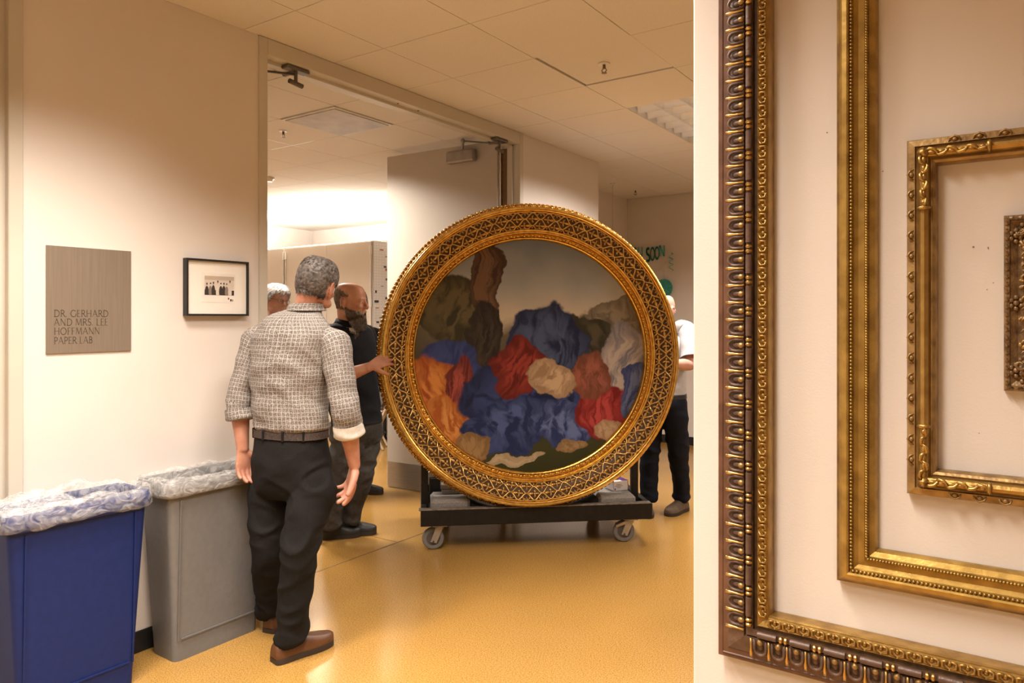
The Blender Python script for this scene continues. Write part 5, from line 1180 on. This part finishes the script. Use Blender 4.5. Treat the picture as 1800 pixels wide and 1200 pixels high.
sl = sleeve_keys(arm_start(S1['sh'], r)+[(lerp(S1['sh'], S1['el'], .4), .063, .067), (lerp(S1['sh'], S1['el'], .8), .058, .061), (lerp(S1['el'], S1['wr'], .1), .060, .060), (lerp(S1['el'], S1['wr'], .38), .056, .056)], f)
shell(mb, sl, 40, 6, .0075, 5.0, uvl=.42)
sl2 = sleeve_keys(arm_start(S2['sh'], -r)+[(lerp(S2['sh'], S2['el'], .4), .058, .063), (lerp(S2['sh'], S2['el'], .85), .053, .056), (lerp(S2['el'], S2['wr'], .15), .053, .053), (lerp(S2['el'], S2['wr'], .32), .053, .053)], f)
shell(mb, sl2, 40, 6, .0075, 8.0, uvl=.42)
sh = mb.build('shirt', M['shirt'], root, smooth=True)
for (A, q0, q1, mt, lab) in ((S1, .30, .50, M['cufflight'], 'turned back pale cuff'), (S2, .20, .42, M['shirt'], None)):
    mb = MB(); pa, pb = lerp(A['el'], A['wr'], q0), lerp(A['el'], A['wr'], q1); pm_ = lerp(pa, pb, .5); t_ = (pb-pa).normalized()
    ks = sleeve_keys([(pa, .060, .060), (pm_, .064, .063), (pb, .061, .061), (pb+t_*.001, .052, .052), (pm_, .052, .052)], f)
    shell(mb, ks, 36, 4, .004, 3.3, uvl=.40); o = mb.build('cuff', mt, sh, smooth=True)
    if lab: o['label'] = lab
nc = lerp(T[0][0], H @ V((0, -.03, -.10)), .25); mb = MB(); up_ = (H @ V((0, -.03, -.06))-T[0][0]).normalized()
ks = [(T[0][0]-UP*.012, r*.076, f*.074), (T[0][0]+up_*.010, r*.073, f*.072), (T[0][0]+up_*.022, r*.069, f*.070), (T[0][0]+up_*.025, r*.072, f*.073), (T[0][0]+up_*.006+f*-.004, r*.080, f*.080), (T[0][0]-UP*.014-f*.006, r*.088, f*.084)]
shell(mb, ks, 48, 4, .002, 2.2, uvl=.46); mb.build('collar', M['shirt'], sh, smooth=True)
# yoke seam and belt, loops, pocket
trousers(root, T, legs, M['chinos'], f, 1.0, .0075, 2, .007, .128, .056)
bl = belt(root, T, M['belt'], f)
for k in (-.95, -.30, .35, .95):
    c, ax, ay = T[-1]; a_ = -PI/2+k*.9; p = c-UP*.02+ax*1.065*math.cos(a_)+ay*1.075*math.sin(a_); b = MB(); b.box(p, (.012, .012, .048), None, .003); b.build('belt_loop', M['chinos'], bl)
shoe(root, floor_pt(480, 1166), floor_pt(580, 1130)-floor_pt(480, 1166), .30, M['leather'], .050)
shoe(root, floor_pt(473, 1110)-FW*.02, rot(20), .29, M['leather'], .048)
# ---------------------------------------------------------------- bearded man holding the frame
f = rot(138); r = f.cross(UP)
rings = [(611, 561, 17, .062), (609, 569, 30, .080), (611, 580, 44, .100), (614, 600, 47, .122), (617, 640, 45, .135), (620, 680, 44, .138), (624, 712, 44, .134), (627, 734, 44, .130)]
S1 = dict(sh=cw(580, 586, 4.90), el=cw(598, 664, 4.70), wr=cw(651, 644, 4.66), d=cw(686, 627, 4.74)-cw(651, 644, 4.66), n=FW*.9+RT*.35, t=(UP*-.55-RT*.4+FW*.2), curl=.34, spread=.17, tcurl=.15, k=1.12, rel=(.9, .9, 1, 1), sc=1.02)
S1['t'] = UP*-.9-RT*.2
S2 = dict(sh=cw(642, 585, 5.20), el=cw(668, 655, 5.32), wr=cw(700, 610, 5.28), d=RT*.6+UP*.8, n=-FW, t=UP*.3-RT*.6, curl=.2)
legs = [(cw(612, 765, 5.0), cw(592, 838, 4.95), cw(579, 922, 5.0)), (cw(640, 765, 5.12), cw(633, 835, 5.05), cw(612, 908, 5.13))]
base = cw(605, 945, 5.06); base.z = 0
root, body, H, T = person('bald bearded man in black shirt gripping the edge of the gilt frame', base, f, rings, 5.05, (617, 529, 4.98, rot(100), math.radians(2), math.radians(-6), 1.08), [S1, S2], legs, M['skin_b'], .0045)
eyes(root, H, 1.08)
def pred2(c):       # short fringe of hair round a bald crown
    if abs(c.x) > .070 and -.05 < c.z < .028 and -.040 < c.y < .015: return 0
    if c.y > .012 or c.z < -.055: return 0
    top = lerp(.085, .045, max(0, min(1, (c.y+.08)/.09)))
    return max(0, min(1, min((top-c.z)/.03, (c.z+.055)/.02, (.012-c.y)/.015)))
hair(root, body, H, 1.08, pred2, .003, M['hair_brown'], 2600, .012, lambda c: V((0, -.6, -.8)), 5, .0012)
def predb(c):
    lim = lerp(-.036, -.054, max(0, min(1, c.y/.06)))
    if c.z > lim or c.y < -.004: return 0
    if c.y > .060 and c.z > -.040 and abs(c.x) < .03: return 0
    if abs(c.x) < .022 and -.074 < c.z < -.050 and c.y > .07: return 0
    return max(0, min(1, min((lim-c.z)/.02, (c.y+.004)/.02)))
hair(root, body, H, 1.08, predb, .012, M['beard'], 2600, .034, lambda c: V((0, .25, -1)), 6, .0013, 'beard', noisef=40)
mb = MB(); TH_ = lambda p: H @ (V(p)*1.08)
mm = MB(); mm.ell((0, .058, -.105), (.050, .044, .036), None, 14, 10); mm.ell((0, .070, -.130), (.038, .032, .030), None, 14, 10); mb.add([TH_(p) for p in mm.v], mm.f)
bd = remesh(mb, 'beard_mass', M['beard'], root, .005, 3, lambda p, n: .004*noise.noise(p*70)); st_ = MB(); rnd = random.Random(9)
for k in range(1500):
    p = rnd.choice(bd.data.vertices); q = bd.matrix_basis @ p.co; c = q+p.normal*.002; l = rnd.uniform(.015, .035); g = (p.normal*.35+V((0, 0, -1))+V((rnd.uniform(-.3, .3), rnd.uniform(-.3, .3), 0))).normalized(); st_.tube([c, c+g*l*.6, c+g*l-UP*.004], [.0013, .0011, .0003], 3, cap=False)
tag(st_.build('beard_strands', M['beard_tip'], bd, local=True, smooth=True), kind='stuff')
mb = MB(); shell(mb, [(p, ax*1.02, ay*1.02) for p, ax, ay in T[1:]]+[(T[-1][0]-UP*.03, T[-1][1]*1.06, T[-1][2]*1.08)], 60, 6, .008, 4.4)
shell(mb, sleeve_keys(arm_start(S1['sh'], r)+[(lerp(S1['sh'], S1['el'], .5), .074, .074), (lerp(S1['sh'], S1['el'], .98), .070, .070)], f), 36, 6, .007, 6)
shell(mb, sleeve_keys(arm_start(S2['sh'], -r)+[(lerp(S2['sh'], S2['el'], .5), .070, .070), (S2['el'], .062, .062), (lerp(S2['el'], S2['wr'], .5), .055, .055)], f), 36, 6, .007, 7)
nb = T[0][0]; keep = []
for i_, fc_ in enumerate(mb.f):
    q = sum((mb.v[k] for k in fc_), V((0, 0, 0)))/len(fc_)-nb; dz = -q.z; cut = q.dot(f) > .0 and -.06 < dz < .15 and abs(q.dot(r)) < .085*(1-max(0, dz)/.15)
    keep.append(not cut)
mb.m = [m_ for m_, k in zip(mb.m, keep) if k]; mb.uv = [m_ for m_, k in zip(mb.uv, keep) if k]; mb.f = [m_ for m_, k in zip(mb.f, keep) if k]
sh = mb.build('shirt', M['blackshirt'], root, smooth=True)
# open collar with white tee showing at the throat
nb = T[0][0]; mb = MB()
limb(mb, [(nb-UP*.055+f*.016, .085, .080), (nb-UP*.09+f*.020, .10, .088), (nb-UP*.15+f*.02, .11, .095)], f, 3, 24); mb.build('undershirt', M['tee'], sh, smooth=True)
for s_ in (-1, 1):
    b = MB(); rows = []
    for k in range(9):
        q = k/8; a_ = lerp(-PI/2+.1, PI/2-.25, q); p = nb+r*s_*.076*math.cos(a_)*1.0+f*(.070*math.sin(a_)+.008)-UP*(.005+.045*max(0, q-.45)); n_ = (r*s_*math.cos(a_)+f*math.sin(a_))
        rows.append([p+UP*.010-n_*.002, p+UP*.013+n_*.006, p+n_*.026-UP*.026, p+n_*.022-UP*.030])
    b.grid(rows, closed=False, cap=False); o = b.build('collar', M['blackshirt'], sh, smooth=True); md = o.modifiers.new('t', 'SOLIDIFY'); md.thickness = .004
trousers(root, T, legs, M['cargo'], f, 1.15, .009, 6, .008, .135, .064)
pk = lerp(legs[1][0], legs[1][1], .75)+rot(180)*.075
shoe(root, floor_pt(562, 948)+FW*.02, rot(75), .28, M['blackleather'], .052, 1.05); shoe(root, floor_pt(590, 943)+FW*.05, rot(85), .275, M['blackleather'], .052, 1.05)
# ---------------------------------------------------------------- white haired man with glasses, behind the shoulder of the first
def stand(label, u, D, hv, f, fh, sk, sc, armspec, feet, mt_shirt, mt_tr, mt_shoe, sleeve, roll=0, pitch=-.05, du=0, wid=1.0, hide=()):
    """plain standing figure from a head pixel; du = head offset from the torso axis in px"""
    k = 1276/D; hz = EYE-(hv-HOR)/k; r = f.cross(UP); S = hz/1.685
    vz = lambda z: HOR-(z*S-EYE)*k
    uc = u-du
    rings = [(uc+du*.6, vz(1.505), .062*k, .062), (uc, vz(1.475), .115*k, .082), (uc, vz(1.43), .175*k*wid, .10), (uc, vz(1.34), .185*k*wid, .122), (uc, vz(1.2), .178*k*wid, .130), (uc, vz(1.08), .172*k*wid, .128), (uc, vz(1.0), .170*k*wid, .122)]
    c = cw(uc, vz(.9), D); hips = [c+r*.09-UP*.02, c-r*.09-UP*.02]
    lg = []
    for hp, ft in zip(hips, feet): an = V((ft.x, ft.y, .10)); lg.append((hp, lerp(hp, an, .5)+f*.02, an))
    A = armspec(rings, c, r, vz)
    base = V((c.x, c.y, 0)); root, body, H, T = person(label, base, f, rings, D, (u, hv, D, fh, roll, pitch, sc), A, lg, sk, .006)
    mb = MB(); shell(mb, [(p, ax*1.0, ay) for p, ax, ay in T]+[(T[-1][0]-UP*.01, T[-1][1]*1.02, T[-1][2]*1.03)], 52, 5, .005, 3.1+D)
    for a_ in A:
        o2 = r if (a_['sh']-c).dot(r) > 0 else -r; pts = arm_start(a_['sh'], o2)+[(lerp(a_['sh'], a_['el'], .5), .068, .068)]
        if sleeve == 'short': pts.append((lerp(a_['sh'], a_['el'], .85), .072, .072))
        else: pts += [(a_['el'], .060, .060), (lerp(a_['el'], a_['wr'], .5), .052, .052), (lerp(a_['el'], a_['wr'], .97), .044, .044)]
        shell(mb, sleeve_keys(pts, f), 32, 5, .003, 2+D)
    sh = mb.build('shirt', mt_shirt, root, smooth=True); mb = MB()
    shell(mb, [(T[0][0]-UP*.02, r*.082, f*.080), (T[0][0]+UP*.02, r*.070, f*.070), (T[0][0]+UP*.022, r*.074, f*.074), (T[0][0]-UP*.018, r*.090, f*.088)], 36, 3, .001, 1); mb.build('collar', mt_shirt, sh, smooth=True)
    trousers(root, T, lg, mt_tr, f, 1.05, .007, D, .009, .128, .060); belt(root, T, M['blackleather'], f)
    return root, body, H, T, lg
def hang(rings, c, r, vz):
    return None
def arms_down(rings, c, r, vz, f=None):
    out = []
    for s_ in (1, -1):
        sh = c+r*s_*.185+UP*.50; el = c+r*s_*.235+UP*.24+f*-.02; wr = el+UP*-.24+f*.06
        out.append(dict(sh=sh, el=el, wr=wr, d=-UP+f*.15, n=-r*s_, t=f, curl=.35))
    return out
f3 = rot(140)
c3 = cw(489, 700, 6.05); c3.z = 0; r3 = f3.cross(UP)
root, body, H, T, lg = stand('white haired man with glasses behind the patterned shirt', 487, 6.05, 527, f3, rot(128), M['skin_c'], 1.02, lambda a, c, r, v: arms_down(a, c, r, v, f3), [c3+r3*.12, c3-r3*.12], M['blueshirt'], M['cargo'], M['blackleather'], 'long', roll=math.radians(-6), pitch=-.12)
eyes(root, H, 1.02)
def pred3(c):
    line = lerp(-.045, .052, max(0, min(1, (c.y+.01)/.075)))
    if c.y < -.03: line = -.075
    return max(0, min(1, (c.z-line)/.02))
hair(root, body, H, 1.02, pred3, .016, M['hair_white'], 2400, .04, lambda c: V((c.x*4, -.5, -.6)), 8, .0014, curl=.4, noisef=35)
b = MB()
for s_ in (-1, 1): b.tube([H @ V((s_*.033+.022*math.cos(a), .104-.004*abs(math.cos(a)), -.004+.017*math.sin(a))) for a in [2*PI*k/16 for k in range(16)]], .0016, 6, closed=True); b.tube([H @ V((s_*.055, .100, .002)), H @ V((s_*.080, .05, .006)), H @ V((s_*.083, -.01, .002))], .0015, 6)
b.tube([H @ V((-.011, .106, .0)), H @ V((0, .109, .003)), H @ V((.011, .106, .0))], .0015, 6); b.build('glasses', M['closerdark'], root, smooth=True)
for ft in (c3+r3*.12, c3-r3*.12): shoe(root, ft-f3*.08, f3, .28, M['blackleather'])
# ---------------------------------------------------------------- man in white shirt behind the right edge of the frame
f4 = rot(205); r4 = f4.cross(UP)
c4 = cw(1171, 700, 5.72); c4.z = 0; ft1 = floor_pt(1200, 897); ft2 = cw(1140, 890, 5.75); ft2.z = 0
def arms4(rings, c, r, vz):
    l_ = dict(sh=cw(1208, 577, 5.66), el=cw(1214, 640, 5.50), wr=cw(1172, 640, 5.26), d=-RT*.6-FW*.5, n=-RT*.3-FW*.9, t=UP, curl=.3)
    r_ = dict(sh=cw(1133, 577, 5.76), el=cw(1122, 640, 5.60), wr=cw(1118, 610, 5.34), d=-FW*.6+UP*.6, n=-FW, t=RT, curl=.3); return [r_, l_]
root, body, H, T, lg = stand('bald man in white shirt and navy trousers behind the right edge of the gilt frame', 1166, 5.70, 545, f4, rot(228), M['skin_d'], 1.0, arms4, [ft2, ft1], M['whiteshirt'], M['navy'], M['suede'], 'short', pitch=-.1)
eyes(root, H, 1.0)
def pred4(c): return max(0, min(1, min((.035-c.z)/.02, (c.z+.055)/.02, (-.005-c.y)/.015))) if not (abs(c.x) > .066 and c.y > -.035) else 0
shoe(root, floor_pt(1206, 896)+FW*.02, rot(222), .29, M['suede'], .052); shoe(root, ft2+FW*.08, rot(190), .29, M['suede'], .052)
# ---------------------------------------------------------------- person in black, hidden behind the bearded man
f5 = rot(150); r5 = f5.cross(UP); c5 = cw(627, 700, 6.3); c5.z = 0; ft5 = floor_pt(640, 866)
root, body, H, T, lg = stand('person in black long sleeved jacket mostly hidden behind the bearded man', 628, 6.3, 533, f5, rot(150), M['skin_e'], .98, lambda a, c, r, v: arms_down(a, c, r, v, f5), [c5+r5*.14, V((ft5.x, ft5.y, 0))], M['blackshirt'], M['navy'], M['blackleather'], 'long', wid=1.02)
eyes(root, H, .98)
hair(root, body, H, .98, pred3, .012, M['hair_brown'], 700, .02, None, 2)
shoe(root, c5+r5*.14-f5*.08, f5, .28, M['blackleather']); shoe(root, V((ft5.x, ft5.y, 0))-RT*.10, rot(100), .28, M['blackleather'])
